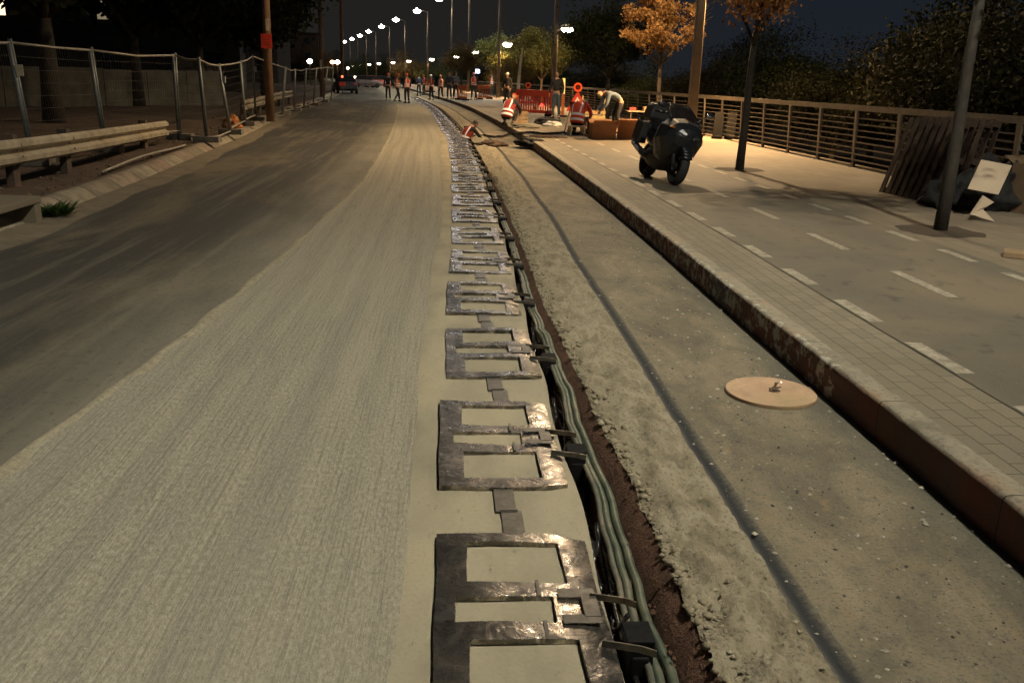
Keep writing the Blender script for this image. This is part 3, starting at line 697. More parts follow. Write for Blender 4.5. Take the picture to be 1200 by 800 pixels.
# ------------------------------------------------------------------ poles on the left with red sign
WPOLE = mat('brown_timber_pole', (.17, .10, .055), .8, scale=3, var=.3)
for k, (px, Yp, hh, lab) in enumerate([(316, 28.5, 9, 'brown pole with a red sign board at the left fence'), (378, 60, 11, 'slim brown pole left of the far road end, without sign'), (402, 88, 14, 'slim brown pole nearest the far bend of the road')]):
    b = atd(px, 120, Yp); o = empty('utility_pole', (b.x, Yp, .12), lab, 'pole', 'tall brown poles along the left side')
    mb = MB(); mb.tube([(0, 0, 0), (.02, 0, hh*.5), (.05, 0, hh)], [.13+.02*k, .115+.02*k, .09+.02*k], 12); mb.build('pole', WPOLE, o, smooth=True)
    if k == 0:
        mb = MB(); mb.box((.03, -.16, 2.36), (.33, .02, .42)); sg = mb.build('sign_board', mat('red_sign', (.50, .04, .02), .5, scale=5), o, bevel=.004)
        mb = MB()
        for j in range(4): mb.box((.03+(j % 2)*.01, -.173, 2.48-j*.07), (.24-.03*(j % 2), .004, .022))
        mb.build('stripe', mat('faded_red', (.28, .03, .02), .6), sg)
        mb = MB(); mb.box((.07, -.15, 2.83), (.09, .02, .34)); mb.build('notice', mat('pale_notice', (.42, .40, .33), .6), o)
    if k == 1:
        mb = MB(); mb.box((0, -.18, 2.0), (.13, .02, .6)); mb.build('notice', mat('pale_notice', (.42, .40, .33), .6), o)

# ------------------------------------------------------------------ trees
def leafmat(name, col, col2=None):
    if name in _mc: return _mc[name]
    m, nt, b = newmat(name); col2 = col2 or [x*1.5 for x in col]
    g_ = node(nt, 'ShaderNodeNewGeometry').outputs['Random Per Island']; n = noise(nt, vec_of(nt, False), 1.1, 3)
    f = math_(nt, 'ADD', math_(nt, 'MULTIPLY', g_, .6), math_(nt, 'MULTIPLY', n, .5))
    c = ramp(nt, f, [(.2, [x*.6 for x in col]), (.55, col), (.9, col2)]); nt.links.new(c, b.inputs['Base Color'])
    b.inputs['Roughness'].default_value = .8; b.inputs['Specular IOR Level'].default_value = .15
    t = node(nt, 'ShaderNodeBsdfTranslucent', {'Color': c}); mx = node(nt, 'ShaderNodeMixShader', {0: .25}); nt.links.new(b.outputs[0], mx.inputs[1]); nt.links.new(t.outputs[0], mx.inputs[2])
    nt.links.new(mx.outputs[0], nt.nodes['Material Output'].inputs[0]); _mc[name] = m; return m
BARK = mat('tree_bark', (.11, .08, .05), .9, scale=8, var=.3, bumps=.8, bscale=30)
BARKD = mat('dark_tree_bark', (.030, .025, .019), .9, scale=8, var=.3, bumps=.8, bscale=30)
def tree_mesh(seed, H, trunk_h, crown_r, trunk_r, leaves, leaf, spread=.5, levels=3, clump=.35, lean=(0, 0), low=0, flat=.7, nb=5):
    R = random.Random(seed); tb = MB(); tips = []
    def limb(p, d, L, r, lv):
        pts = [p]; n = 4; q = d.copy()
        for i in range(n):
            q = (q+Vector((R.uniform(-.18, .18), R.uniform(-.18, .18), R.uniform(-.05, .15)))).normalized(); pts.append(pts[-1]+q*L/n)
        tb.tube(pts, [r*(1-.55*i/n) for i in range(n+1)], 8 if lv > 1 else 5)
        tips.extend(pts[2:] if lv < levels else pts[3:])
        if lv > 0:
            for k in range(R.randint(3, 4)):
                i = R.randint(2, n); az = R.uniform(0, 2*PI); o = Vector((math.cos(az), math.sin(az), R.uniform(-.1, .5)))
                limb(pts[i], (q*.7+o*spread*1.4).normalized(), L*R.uniform(.5, .75), r*.5, lv-1)
    top = Vector((lean[0], lean[1], trunk_h)); tb.tube([(0, 0, -.15), (lean[0]*.3+.01, lean[1]*.3, trunk_h*.35), (lean[0]*.7, lean[1]*.7+.02, trunk_h*.7), top], [trunk_r*1.25, trunk_r, trunk_r*.9, trunk_r*.8], 12)
    for k in range(nb):
        az = 2*PI*k/nb+R.uniform(-.4, .4); o = Vector((math.cos(az)*spread, math.sin(az)*spread, R.uniform(.55, 1)))
        limb(top-Vector((0, 0, R.uniform(0, .25))), o.normalized(), (H-trunk_h)*R.uniform(.4, .6), trunk_r*.6, levels-1)
    limb(top, Vector((0, 0, 1)), (H-trunk_h)*.6, trunk_r*.7, levels-1)
    RG = np.random.RandomState(seed); T = np.array([tuple(t) for t in tips])
    # keep the crown inside a loose ellipsoid
    cc = np.array([lean[0], lean[1], trunk_h+(H-trunk_h)*.5-low]); e = np.array([crown_r, crown_r, (H-trunk_h)*.55+low])
    q = np.linalg.norm((T-cc)/e, axis=1); T = T[q < 1.15] if (q < 1.15).sum() > 20 else T
    idx = RG.randint(0, len(T), leaves); C = T[idx]+RG.normal(0, clump, (leaves, 3))*np.array([1, 1, flat]); 
    q = np.linalg.norm((C-cc)/e, axis=1); C = C[q < 1.25]; n = len(C)
    a = RG.normal(size=(n, 3)); a /= np.linalg.norm(a, axis=1)[:, None]; b = np.cross(a, RG.normal(size=(n, 3))); b /= np.linalg.norm(b, axis=1)[:, None]
    s = (leaf*RG.uniform(.6, 1.4, n))[:, None]
    V = np.empty((n, 4, 3)); V[:, 0] = C-a*s; V[:, 1] = C-b*s*.55+a*s*.1; V[:, 2] = C+a*s; V[:, 3] = C+b*s*.55+a*s*.1
    me = bpy.data.meshes.new('crown'); me.vertices.add(n*4); me.vertices.foreach_set('co', V.ravel())
    me.loops.add(n*4); me.loops.foreach_set('vertex_index', np.arange(n*4, dtype=np.int32)); me.polygons.add(n)
    me.polygons.foreach_set('loop_start', np.arange(0, n*4, 4, dtype=np.int32)); me.polygons.foreach_set('loop_total', np.full(n, 4, dtype=np.int32)); me.update(calc_edges=True)
    return tb, me
_tm = {}
def tree(loc, label, key, lm, bark, group=None, rz=0, sc=1.0, name='tree', **kw):
    if key not in _tm:
        tb, me = tree_mesh(**kw); t = tb.build('trunk', bark, smooth=True); bpy.data.objects.remove(t, do_unlink=False) if False else None
        _tm[key] = (t.data, me); COL.objects.unlink(t); bpy.data.objects.remove(t)
    td, me = _tm[key]
    o = empty(name, loc, label, 'tree', group, rz); o.scale = (sc, sc, sc)
    t = bpy.data.objects.new('trunk', td); COL.objects.link(t); t.parent = o
    if me.materials and me.materials[0] != lm: me = me.copy(); me.materials.clear()
    if not me.materials: me.materials.append(lm)
    c = bpy.data.objects.new('crown', me); COL.objects.link(c); c.parent = o
    return o
ORG = leafmat('autumn_leaves', (.42, .22, .07), (.6, .36, .13)); ORG2 = leafmat('sparse_autumn_leaves', (.40, .19, .065), (.5, .27, .10)); OLV = leafmat('olive_leaves', (.075, .085, .025), (.15, .14, .045)); DGR = leafmat('dark_green_leaves', (.016, .022, .008), (.034, .04, .014)); BRN = leafmat('brown_green_leaves', (.12, .085, .035), (.19, .13, .05))
b = at(769, 146, .19); tree(b, 'young tree with dense orange autumn leaves left of the thick lamp post', 'orange', ORG, BARK, seed=5, H=5.0, trunk_h=2.25, crown_r=1.25, trunk_r=.075, leaves=9000, leaf=.05, spread=.7, clump=.13, flat=.45, low=.1)
b = at(866, 200, .19); tree(b, 'young tree with sparse orange leaves standing right of the scooter', 'sparse', ORG2, BARKD, seed=9, H=4.4, trunk_h=2.25, crown_r=1.2, trunk_r=.062, leaves=4200, leaf=.045, spread=.75, clump=.16, lean=(.05, 0), levels=3, nb=3)
b = at(1101, 272, .19); tree(b, 'leaning dark slim trunk near the pallets, its crown above the photo', 'slim', DGR, BARKD, seed=12, H=4.6, trunk_h=2.4, crown_r=1.3, trunk_r=.06, leaves=1500, leaf=.055, spread=.8, clump=.2, lean=(.03, 0), levels=3, nb=4)
# soil pits
SOIL = mat('pit_soil', (.045, .032, .02), .95, scale=30, bumps=.8)
for (px, py, s, lab) in [(866, 199, .42, 'dark soil pit at the foot of the sparse orange tree'), (1101, 271, .42, 'dark soil pit at the foot of the leaning slim trunk'), (769, 146, .42, 'soil pit at the foot of the dense orange tree')]:
    b = at(px, py, .19); mb = MB(); n = 26; q = []
    h = heading(b.y)
    for k in range(n):
        a = 2*PI*k/n; rr = s*(1/max(abs(math.cos(a)), abs(math.sin(a))))**.45*RNG.uniform(.86, 1.08); q.append((rr*math.cos(a), rr*math.sin(a), .002))
    mb.add([(0, 0, .03)]+q, [(0, k+1, (k+1) % n+1) for k in range(n)]); o = mb.build('soil_pit', SOIL, kind='structure'); o.location = (b.x, b.y, .193); o.rotation_euler = (0, 0, h)
# other promenade trees
kwm = dict(seed=21, H=5.6, trunk_h=2.0, crown_r=2.3, trunk_r=.11, leaves=14000, leaf=.06, spread=.8, clump=.32, low=.3)
b = atd(712, 118, 37); tree((b.x, 37, .19), 'dark spreading tree left of the orange tree, trunk against the sky', 'mid', DGR, BARKD, sc=.86, **kwm)
kw2 = dict(seed=25, H=5.6, trunk_h=1.9, crown_r=2.4, trunk_r=.10, leaves=14000, leaf=.06, spread=.8, clump=.3, low=.3)
b = atd(634, 112, 53); tree((b.x, 53, .19), 'olive green tree behind the red barrier, left of two trunks', 'mid2', OLV, BARK, 'olive trees behind the red barrier', rz=1, sc=.80, **kw2)
b = atd(652, 112, 57); tree((b.x, 57, .19), 'olive green tree behind the red barrier, right of two trunks', 'mid2', OLV, BARK, 'olive trees behind the red barrier', rz=3, sc=.9, **kw2)
b = atd(575, 102, 75); tree((b.x+.6, 75, .19), 'yellowish tree far along the promenade beside a lamp post', 'mid', OLV, BARK, sc=.9, rz=2, **kwm)
b = atd(548, 102, 88); tree((b.x-.6, 88, .19), 'brownish tree far along the promenade among the workers', 'mid', BRN, BARK, sc=.85, rz=4, **kwm)
b = atd(600, 102, 62); tree((b.x+.8, 62, .19), 'brown green tree behind the leaning white pole', 'mid2', BRN, BARK, sc=.62, rz=5, **kw2)
kb = dict(seed=31, H=5.2, trunk_h=.9, crown_r=3.0, trunk_r=.14, leaves=34000, leaf=.055, spread=1.0, clump=.42, low=.6, nb=7)
kb2 = dict(seed=33, H=4.6, trunk_h=.7, crown_r=2.8, trunk_r=.13, leaves=32000, leaf=.055, spread=1.0, clump=.42, low=.6, nb=7)
bg = [(760, 52, .80), (830, 46, .84), (885, 40, .88), (935, 36, .92), (985, 31, .84), (1030, 32, .84), (1090, 31, .66), (1172, 23, 1.05), (1225, 20, 1.1), (1190, 30, 1.3), (700, 64, .95), (1300, 16, 1.0), (1060, 44, .85), (900, 52, 1.0)]
blab = ['low dark bush tree just left of the lamp post', 'dark bush tree just right of the thick lamp post', 'dark bush tree behind the sparse orange tree', 'full olive bush tree behind the lit railing posts', 'bush tree behind the middle of the railing', 'bush tree left of the sky gap above the pallets',
        'low bush tree in the sky gap above the pallets', 'tall bush tree right of the slim trunk, above the cardboard', 'tall bush tree at the right edge of the photo', 'bush tree behind the tall one at the right edge', 'dark bush tree behind the road works sign', 'bush tree outside the right edge of the photo', 'far bush tree behind the railing above the pallets', 'far dark bush tree beyond the sparse orange tree']
for i, (px, Y, s) in enumerate(bg):
    X = atd(px, 100, Y).x
    tree((X, Y, -.9), blab[i], 'bush' if i % 2 else 'bush2', DGR if i % 3 == 0 else OLV2 if False else (leafmat('dusky_leaves', (.014, .0145, .005), (.028, .025, .010))), BARKD, 'bush trees beyond the railing', rz=i*1.3, sc=s, **(kb if i % 2 else kb2))
# far belt behind the workers and the bend
far = [(350, 150), (375, 170), (395, 200), (425, 250), (455, 230), (480, 200), (505, 170), (530, 150), (560, 140), (590, 120), (620, 100), (655, 90), (690, 85), (725, 80)]
for i, (px, Y) in enumerate(far):
    X = atd(px, 100, Y).x; hgt = (3.3+.35*(i % 3))*Y/150+1.8
    tree((X, Y, -.6), f'{ordn(i)} dark tree from the left in the distant belt behind the road'.replace('nearest', 'first'), 'bush' if i % 2 else 'bush2', BRN if i % 4 == 1 else DGR, BARKD, 'distant dark trees behind the road', rz=i*2.1, sc=hgt/5.0, **(kb if i % 2 else kb2))
# left trees
kl = dict(seed=41, H=9, trunk_h=2.6, crown_r=4.2, trunk_r=.24, leaves=16000, leaf=.15, spread=.9, clump=.6, low=.4)
b = atd(62, 128, 24); tree((b.x, 24, .2), 'large tree with thick trunk behind the fence, far left', 'big', DGR, BARKD, 'large dark trees on the left', **kl)
for i, (px, Y, s, lab) in enumerate([(160, 36, 1.0, 'large dark tree behind the concrete wall, left of the building gap'), (235, 42, 1.0, 'large dark tree behind the wall, above its right end'), (310, 50, .92, 'large dark tree behind the pole with the red sign'), (-40, 34, 1.1, 'large dark tree at the left edge of the photo'), (275, 70, 1.0, 'large dark tree furthest back behind the fence')]):
    X = atd(px, 100, Y).x; tree((X, Y, .2), lab, 'big', DGR, BARKD, 'large dark trees on the left', rz=i*1.7+1, sc=s, **kl)
# weed at the left kerb
wp = P(10.3, tleft(10.3)+.12, .02); mb = MB(); RR = random.Random(3)
for i in range(150):
    a = RR.uniform(0, 6.28); L = RR.uniform(.08, .3); d = Vector((math.cos(a), math.sin(a), RR.uniform(.2, .8))).normalized(); s = d.cross(Vector((0, 0, 1))).normalized()*.02
    c = Vector((RR.uniform(-.12, .12), RR.uniform(-.12, .12), 0)); mb.add([c, c+d*L*.5+s, c+d*L, c+d*L*.5-s], [(0, 1, 2, 3)])
tag(mb.build('weed', leafmat('weed_leaves', (.04, .08, .02)), loc=wp), 'small green weed growing at the left kerb', 'plant')

# ------------------------------------------------------------------ people
SKIN = mat('skin', (.34, .20, .13), .6, scale=20, var=.1); HAIR = mat('dark_hair', (.02, .015, .012), .7)
CL_BLACK = mat('black_cloth', (.018, .018, .02), .9, scale=10, bumps=.3, bscale=25); CL_NAVY = mat('navy_cloth', (.025, .035, .06), .9, scale=10, bumps=.3, bscale=25)
CL_JEANS = mat('blue_jeans', (.045, .075, .10), .9, scale=10, bumps=.3, bscale=25); CL_SHIRT = mat('grey_blue_shirt', (.11, .15, .20), .9, scale=6, bumps=.4, bscale=14)
CL_GREY = mat('grey_trousers', (.06, .058, .05), .9, scale=10); CL_RED = mat('red_cloth', (.35, .035, .025), .9, scale=10, bumps=.3, bscale=20)
VEST_R = mat('orange_red_vest', (.75, .08, .025), .75, scale=6, var=.15, bumps=.4, bscale=15); VEST_O = mat('orange_vest', (.75, .19, .03), .75, scale=6, var=.15)
VEST_D = mat('dark_red_vest', (.28, .03, .02), .8, scale=6, bumps=.4, bscale=15); REFL = mat('silver_reflective_tape', (.88, .88, .92), .35, scale=20, var=.05); HELM = mat('orange_helmet', (.7, .12, .03), .35); HELMW = mat('white_helmet', (.75, .74, .7), .35); HELMR = mat('red_helmet', (.6, .05, .03), .35)
def V(*a): return Vector(a)
POSES = {
 'stand': dict(pel=(0, 0, .95), sp=(0, .01, 1.17), ch=(0, 0, 1.38), nk=(0, .01, 1.50), hd=(0, .03, 1.64), sl=(-.185, 0, 1.42), sr=(.185, 0, 1.42), el=(-.25, -.03, 1.14), er=(.25, -.03, 1.14), wl=(-.25, .08, .90), wr=(.26, .06, .90),
               hl=(-.09, 0, .92), hr=(.09, 0, .92), kl=(-.11, .03, .50), kr=(.11, .02, .50), al=(-.13, -.02, .09), ar=(.13, -.02, .09), tl=(-.15, .15, .035), tr=(.15, .15, .035)),
 'walk': dict(pel=(0, 0, .93), sp=(0, .02, 1.15), ch=(0, .03, 1.36), nk=(0, .05, 1.48), hd=(0, .08, 1.62), sl=(-.185, .03, 1.40), sr=(.185, .03, 1.40), el=(-.25, -.14, 1.15), er=(.25, .14, 1.14), wl=(-.24, -.12, .91), wr=(.22, .34, 1.02),
               hl=(-.09, 0, .91), hr=(.09, 0, .91), kl=(-.10, .22, .53), kr=(.10, -.02, .49), al=(-.10, .26, .10), ar=(.11, -.30, .14), tl=(-.11, .43, .04), tr=(.12, -.16, .035)),
 'talk': dict(pel=(0, 0, .95), sp=(0, 0, 1.17), ch=(0, -.01, 1.38), nk=(0, .01, 1.50), hd=(.01, .05, 1.63), sl=(-.185, 0, 1.42), sr=(.185, 0, 1.42), el=(-.28, -.06, 1.15), er=(.26, .02, 1.14), wl=(-.17, .16, 1.14), wr=(.15, .25, 1.22),
               hl=(-.09, 0, .92), hr=(.09, 0, .92), kl=(-.14, .05, .50), kr=(.12, .0, .50), al=(-.19, -.02, .09), ar=(.16, -.02, .09), tl=(-.23, .14, .035), tr=(.19, .15, .035)),
 'bend': dict(pel=(0, -.12, .90), sp=(0, .04, 1.06), ch=(0, .26, 1.12), nk=(0, .40, 1.10), hd=(0, .54, 1.05), sl=(-.19, .30, 1.10), sr=(.19, .30, 1.10), el=(-.24, .38, .82), er=(.24, .38, .82), wl=(-.16, .52, .62), wr=(.16, .52, .62),
               hl=(-.09, -.12, .88), hr=(.09, -.12, .88), kl=(-.13, .02, .48), kr=(.13, .02, .48), al=(-.15, -.10, .09), ar=(.15, -.10, .09), tl=(-.17, .08, .035), tr=(.17, .08, .035)),
 'crouch': dict(pel=(0, -.22, .28), sp=(0, -.14, .50), ch=(0, .02, .68), nk=(0, .12, .78), hd=(0, .24, .86), sl=(-.19, .03, .72), sr=(.19, .03, .72), el=(-.26, .22, .50), er=(.26, .22, .50), wl=(-.12, .40, .34), wr=(.14, .42, .34),
               hl=(-.09, -.20, .27), hr=(.09, -.20, .27), kl=(-.19, .20, .46), kr=(.17, .22, .44), al=(-.16, -.06, .10), ar=(.15, -.04, .10), tl=(-.18, .12, .035), tr=(.17, .14, .035)),
 'sit': dict(pel=(0, 0, .36), sp=(0, .04, .60), ch=(0, .16, .78), nk=(0, .28, .86), hd=(.03, .41, .86), sl=(-.20, .19, .80), sr=(.20, .19, .80), el=(-.27, .36, .58), er=(.27, .38, .58), wl=(-.12, .56, .44), wr=(.16, .58, .42),
               hl=(-.10, .02, .34), hr=(.10, .02, .34), kl=(-.20, .40, .46), kr=(.20, .42, .46), al=(-.21, .38, .09), ar=(.22, .42, .09), tl=(-.23, .55, .035), tr=(.24, .59, .035)),
}
def skinned(name, chains, parent, m, sub=1):
    """chains: list of (points, radii); later chains may start at a named point of an earlier one"""
    vs = []; es = []; rs = []; key = {}; roots = []
    for ch in chains:
        prev = None
        for (k, p, r) in ch:
            if k in key: idx = key[k]
            else:
                idx = len(vs); key[k] = idx; vs.append(tuple(p)); rs.append(r)
                if prev is None: roots.append(idx)
            if prev is not None: es.append((prev, idx))
            prev = idx
    me = bpy.data.meshes.new(name+'_line'); me.from_pydata(vs, es, []); o = bpy.data.objects.new(name+'_line', me); COL.objects.link(o)
    md = o.modifiers.new('skin', 'SKIN'); md.use_smooth_shade = True; sv = me.skin_vertices
    if not sv: 
        bm = bmesh.new(); bm.from_mesh(me); bm.verts.layers.skin.verify(); bm.to_mesh(me); bm.free(); sv = me.skin_vertices
    for i, r in enumerate(rs):
        sv[0].data[i].radius = r if isinstance(r, tuple) else (r, r); sv[0].data[i].use_root = i in roots
    s = o.modifiers.new('sub', 'SUBSURF'); s.levels = sub; s.render_levels = sub
    bpy.context.view_layer.update(); dg = bpy.context.evaluated_depsgraph_get(); ev = bpy.data.meshes.new_from_object(o.evaluated_get(dg))
    COL.objects.unlink(o); bpy.data.objects.remove(o)
    ev.name = name; ev.materials.clear(); ev.materials.append(m)
    n = bpy.data.objects.new(name, ev); COL.objects.link(n); n.parent = parent; return n
def person(loc, rz, label, pose='stand', top=CL_BLACK, legs=CL_BLACK, vest=None, helmet=None, group=None, sc=1.0, hair=True, sink=0):
    J = {k: Vector(v) for k, v in POSES[pose].items()}
    root = empty('person', loc, label, 'person', group, rz); root.scale = (sc, sc, sc)
    up = (J['nk']-J['ch']).normalized(); fwd = Vector((0, 1, 0)); 
    hdv = (J['hd']-J['nk']).normalized()
    def hand(s):
        e, w_ = J['e'+s], J['w'+s]; d = (w_-e).normalized(); palm = w_+d*.08; out = []
        side = Vector((1 if s == 'r' else -1, 0, 0)); side = (side-d*side.dot(d)).normalized(); th = d.cross(side).normalized()
        if th.y < 0: th = -th
        out.append([('w'+s, w_, .026), ('palm'+s, palm, (.034, .018))])
        for q, (o_, L) in enumerate([(.026, .072), (.009, .082), (-.009, .076), (-.026, .06)]):
            b = palm+th*o_-d*.012; c1 = b+d*L*.45+side*-.004; c2 = c1+d*L*.38-side*.018
            out.append([(f'f{q}{s}a', b, .0095), (f'f{q}{s}b', c1, .009), (f'f{q}{s}c', c2, .0075)])
        b = w_+d*.03+th*.022; out.append([('t'+s+'a', b, .011), ('t'+s+'b', b+th*.03+d*.025, .010), ('t'+s+'c', b+th*.038+d*.055, .008)])
        return out
    A = [[('pel', J['pel'], (.105, .08)), ('sp', J['sp'], (.10, .07)), ('ch', J['ch'], (.125, .08)), ('nk', J['nk'], .055), ('hb', J['nk'].lerp(J['hd'], .55), .05)]]
    for s in 'lr':
        A.append([('ch', 0, 0), ('s'+s, J['s'+s], .062), ('e'+s, J['e'+s], .042), ('w'+s, J['w'+s], .027)]); A += hand(s)
        A.append([('pel', 0, 0), ('h'+s, J['h'+s], .088), ('k'+s, J['k'+s], .056), ('a'+s, J['a'+s], .037), ('t'+s, J['t'+s], .032)])
    body = skinned('body', A, root, SKIN)
    # head with face joined onto the body
    q = hdv.to_track_quat('Z', 'Y'); yf = q @ Vector((0, 1, 0)); 
    z = hdv; f_ = (fwd-z*fwd.dot(z)); f_ = f_.normalized() if f_.length > .2 else Vector((0, 0, -1)); x_ = f_.cross(z).normalized(); Rm = Matrix((x_, f_, z)).transposed()
    hm = MB(); c = J['hd']; hm.ball(c, (.075, .092, .105), 16, 12, Rm); hm.ball(c+Rm @ V(0, .035, -.055), (.052, .058, .052), 12, 8, Rm)
    hm.prism([c+Rm @ V(0, .088, .02), c+Rm @ V(-.016, .085, -.025), c+Rm @ V(0, .118, -.022)], Rm @ V(0, 0, 0), Rm @ V(.016, 0, 0)); hm.prism([c+Rm @ V(0, .088, .02), c+Rm @ V(.016, .085, -.025), c+Rm @ V(0, .118, -.022)], Rm @ V(0, 0, 0), Rm @ V(-.004, 0, 0))
    for s in (-1, 1): hm.ball(c+Rm @ V(s*.076, -.005, -.01), (.012, .02, .032), 8, 6, Rm)
    hm.ball(c+Rm @ V(0, .09, -.058), (.024, .008, .008), 8, 5, Rm)
    ho = hm.build('head', SKIN, smooth=True)
    bm = bmesh.new(); bm.from_mesh(body.data); bm.from_mesh(ho.data); bm.to_mesh(body.data); bm.free(); COL.objects.unlink(ho); bpy.data.objects.remove(ho)
    em = MB()
    for s in (-1, 1): em.ball(c+Rm @ V(s*.03, .084, .008), .011, 8, 6)
    em.build('eyes', mat('dark_eye', (.03, .02, .02), .2), body, smooth=True)
    if helmet:
        h = MB(); rings = []
        for j in range(9):
            a = PI/2*j/8; rings.append([c+Rm @ V((.098)*math.cos(a)*math.cos(2*PI*k/18)+0, .118*math.cos(a)*math.sin(2*PI*k/18), .025+.10*math.sin(a)+.0) for k in range(18)])
        h.loft(rings); h.loft([[c+Rm @ V(.118*math.cos(2*PI*k/18), .015+.145*math.sin(2*PI*k/18), .022+dz) for k in range(18)] for dz in (0, .01)]); h.build('helmet', helmet, root, smooth=True)
    elif hair:
        h = MB(); h.ball(c+Rm @ V(0, -.018, .022), (.083, .092, .098), 14, 10, Rm); h.build('hair', HAIR, root, smooth=True)
    B = [[('pel', J['pel']+V(0, 0, .0), (.14, .112)), ('sp', J['sp'], (.145, .115)), ('ch', J['ch'], (.172, .122)), ('nk', J['nk'].lerp(J['ch'], .25), .068)]]
    for s in 'lr': B.append([('ch', 0, 0), ('s'+s, J['s'+s], .076), ('e'+s, J['e'+s], .056), ('w'+s, J['w'+s].lerp(J['e'+s], .08), .040)])
    skinned('jacket', B, root, top)
    C_ = [[('pel', J['pel']-V(0, 0, .02), (.138, .112)), ('p2', J['pel'].lerp(J['sp'], .3), (.132, .105))]]
    for s in 'lr': C_.append([('pel', 0, 0), ('h'+s, J['h'+s], .102), ('k'+s, J['k'+s], .072), ('a'+s, J['a'+s].lerp(J['k'+s], .06), .056)])
    skinned('trousers', C_, root, legs)
    for s in 'lr':
        b = MB(); a_, t_ = J['a'+s], J['t'+s]; d = (t_-a_); d.z = 0; d.normalize(); sd = d.cross(Vector((0, 0, 1)))
        rings = []
        for (u, w2, h0, h1) in [(-.07, .035, .0, .10), (-.02, .042, 0, .12), (.05, .044, 0, .09), (.13, .048, 0, .06), (.19, .035, .003, .04)]:
            o_ = Vector((a_.x, a_.y, a_.z-.09))+d*u; rings.append([o_-sd*w2+V(0, 0, h0), o_+sd*w2+V(0, 0, h0), o_+sd*w2*.95+V(0, 0, h1*.7), o_+sd*w2*.5+V(0, 0, h1), o_-sd*w2*.5+V(0, 0, h1), o_-sd*w2*.95+V(0, 0, h1*.7)])
        b.loft(rings); b.build('shoe', CL_BLACK, root, smooth=True, bevel=0)
    if vest:
        p0, p1, p2 = J['pel']+V(0, 0, -.02), J['sp'], J['nk'].lerp(J['ch'], .3)
        def ring(u, g, a0=0, a1=2*PI, n=28):
            u = float(u)
            c_ = p0*(1-u)**2+2*u*(1-u)*(p1*1.0)+p2*u*u; t = (2*(1-u)*(p1-p0)+2*u*(p2-p1)).normalized(); xx = Vector((1, 0, 0)); yy = t.cross(xx).normalized()
            wd = float(np.interp(u, [0, .4, .8, 1], [.185, .18, .225, .13]))+g; dp_ = float(np.interp(u, [0, .4, .8, 1], [.155, .145, .15, .10]))+g
            return [c_+xx*wd*math.cos(a0+(a1-a0)*k/n)+yy*dp_*math.sin(a0+(a1-a0)*k/n) for k in range(n)]
        mb = MB(); mb.loft([ring(u, .0+.004*math.sin(u*30)) for u in np.linspace(0, 1, 14)]); vo = mb.build('vest', vest, root, smooth=True)
        for (u0, u1) in ((.08, .19), (.31, .42)):
            mb = MB(); mb.loft([ring(u, .007) for u in np.linspace(u0, u1, 4)], False); mb.build('reflective_stripe', REFL, vo, smooth=True)
        for s in (-1, 1):
            for fb in (1, -1):
                a = PI/2*fb + s*.62*fb; mb = MB(); vs = []
                for u in np.linspace(.43, .97, 8):
                    r_a = ring(u, .008, a-.17, a+.17, 3); vs += r_a
                mb.add(vs, [(3*i+k, 3*i+k+1, 3*i+k+4, 3*i+k+3) for i in range(7) for k in range(2)]); mb.build('reflective_stripe', REFL, vo, smooth=True)
    return root
def face_cam(p, extra=0): return math.atan2(p.x, p.y)*-1+PI+extra      # +Y of the figure looks to the camera
def away(p, extra=0): return math.atan2(p.x, p.y)*-1+extra
G1 = 'road workers standing by the coil row far up the road'
for (px, py, z, pose, rot, top, legs, vest, hel, lab, grp) in [
    (455, 118, 0, 'stand', 2.9, CL_BLACK, CL_BLACK, None, HELMR, 'person in black with a red helmet standing leftmost of three on the road', G1),
    (465.5, 119.5, 0, 'walk', -.9, CL_BLACK, CL_BLACK, VEST_O, HELM, 'person in orange vest walking between two others on the far road', G1),
    (477, 121, 0, 'stand', .6, CL_BLACK, CL_BLACK, VEST_R, HELM, 'person in vest and orange helmet standing rightmost of three beside the coil row', G1),
    (491, 112.5, 0, 'stand', .3, CL_NAVY, CL_BLACK, None, None, 'person in navy standing past the coil row, just right of the three workers', G1),
    (497, 111.5, 0, 'talk', 1.2, CL_RED, CL_BLACK, None, HELM, 'person in red top standing behind the workers by the far trench end', G1),
    (505.5, 117, 0, 'talk', 2.4, CL_BLACK, CL_BLACK, VEST_R, HELMW, 'person in vest and white helmet at the left of the group by the far kerb', G1),
    (516.5, 116.5, .0, 'walk', .2, CL_BLACK, CL_BLACK, VEST_O, HELM, 'person in orange vest with legs apart in the middle of the far group', G1),
    (526.5, 116, .19, 'stand', 2.8, CL_NAVY, CL_NAVY, None, None, 'person in dark blue standing on the far kerb beside the orange barrier', G1),
    (534, 116, .19, 'talk', 3.4, CL_SHIRT, CL_BLACK, None, None, 'person in a light blue shirt standing rightmost of the far group', G1),
    (555, 117, .19, 'talk', 2.9, CL_BLACK, CL_GREY, VEST_R, HELM, 'person in red vest standing on the promenade under a bright work lamp', None),
    (576.5, 112, .19, 'stand', 2.2, CL_BLACK, CL_GREY, VEST_O, None, 'distant person in vest behind the dark clad man with the white cap', None),
    (594, 124, .19, 'stand', 2.6, CL_BLACK, CL_BLACK, None, HELMW, 'person in black with white helmet standing left of the red barrier', None),
    (651, 139, .19, 'stand', 2.9, CL_BLACK, CL_JEANS, None, None, 'person in black top and jeans standing at the right end of the red barrier', None)]:
    p = at(px, py, z); person(p, face_cam(p, rot-PI), lab, pose, top, legs, vest, hel, grp, sc=1.0)
p = at(559, 162, 0); person(P(p.y, -1.40, -.38), away(p, -.9), 'person in vest crouching in the trench beside the coil row', 'crouch', CL_BLACK, CL_BLACK, VEST_D, None, sc=.88)
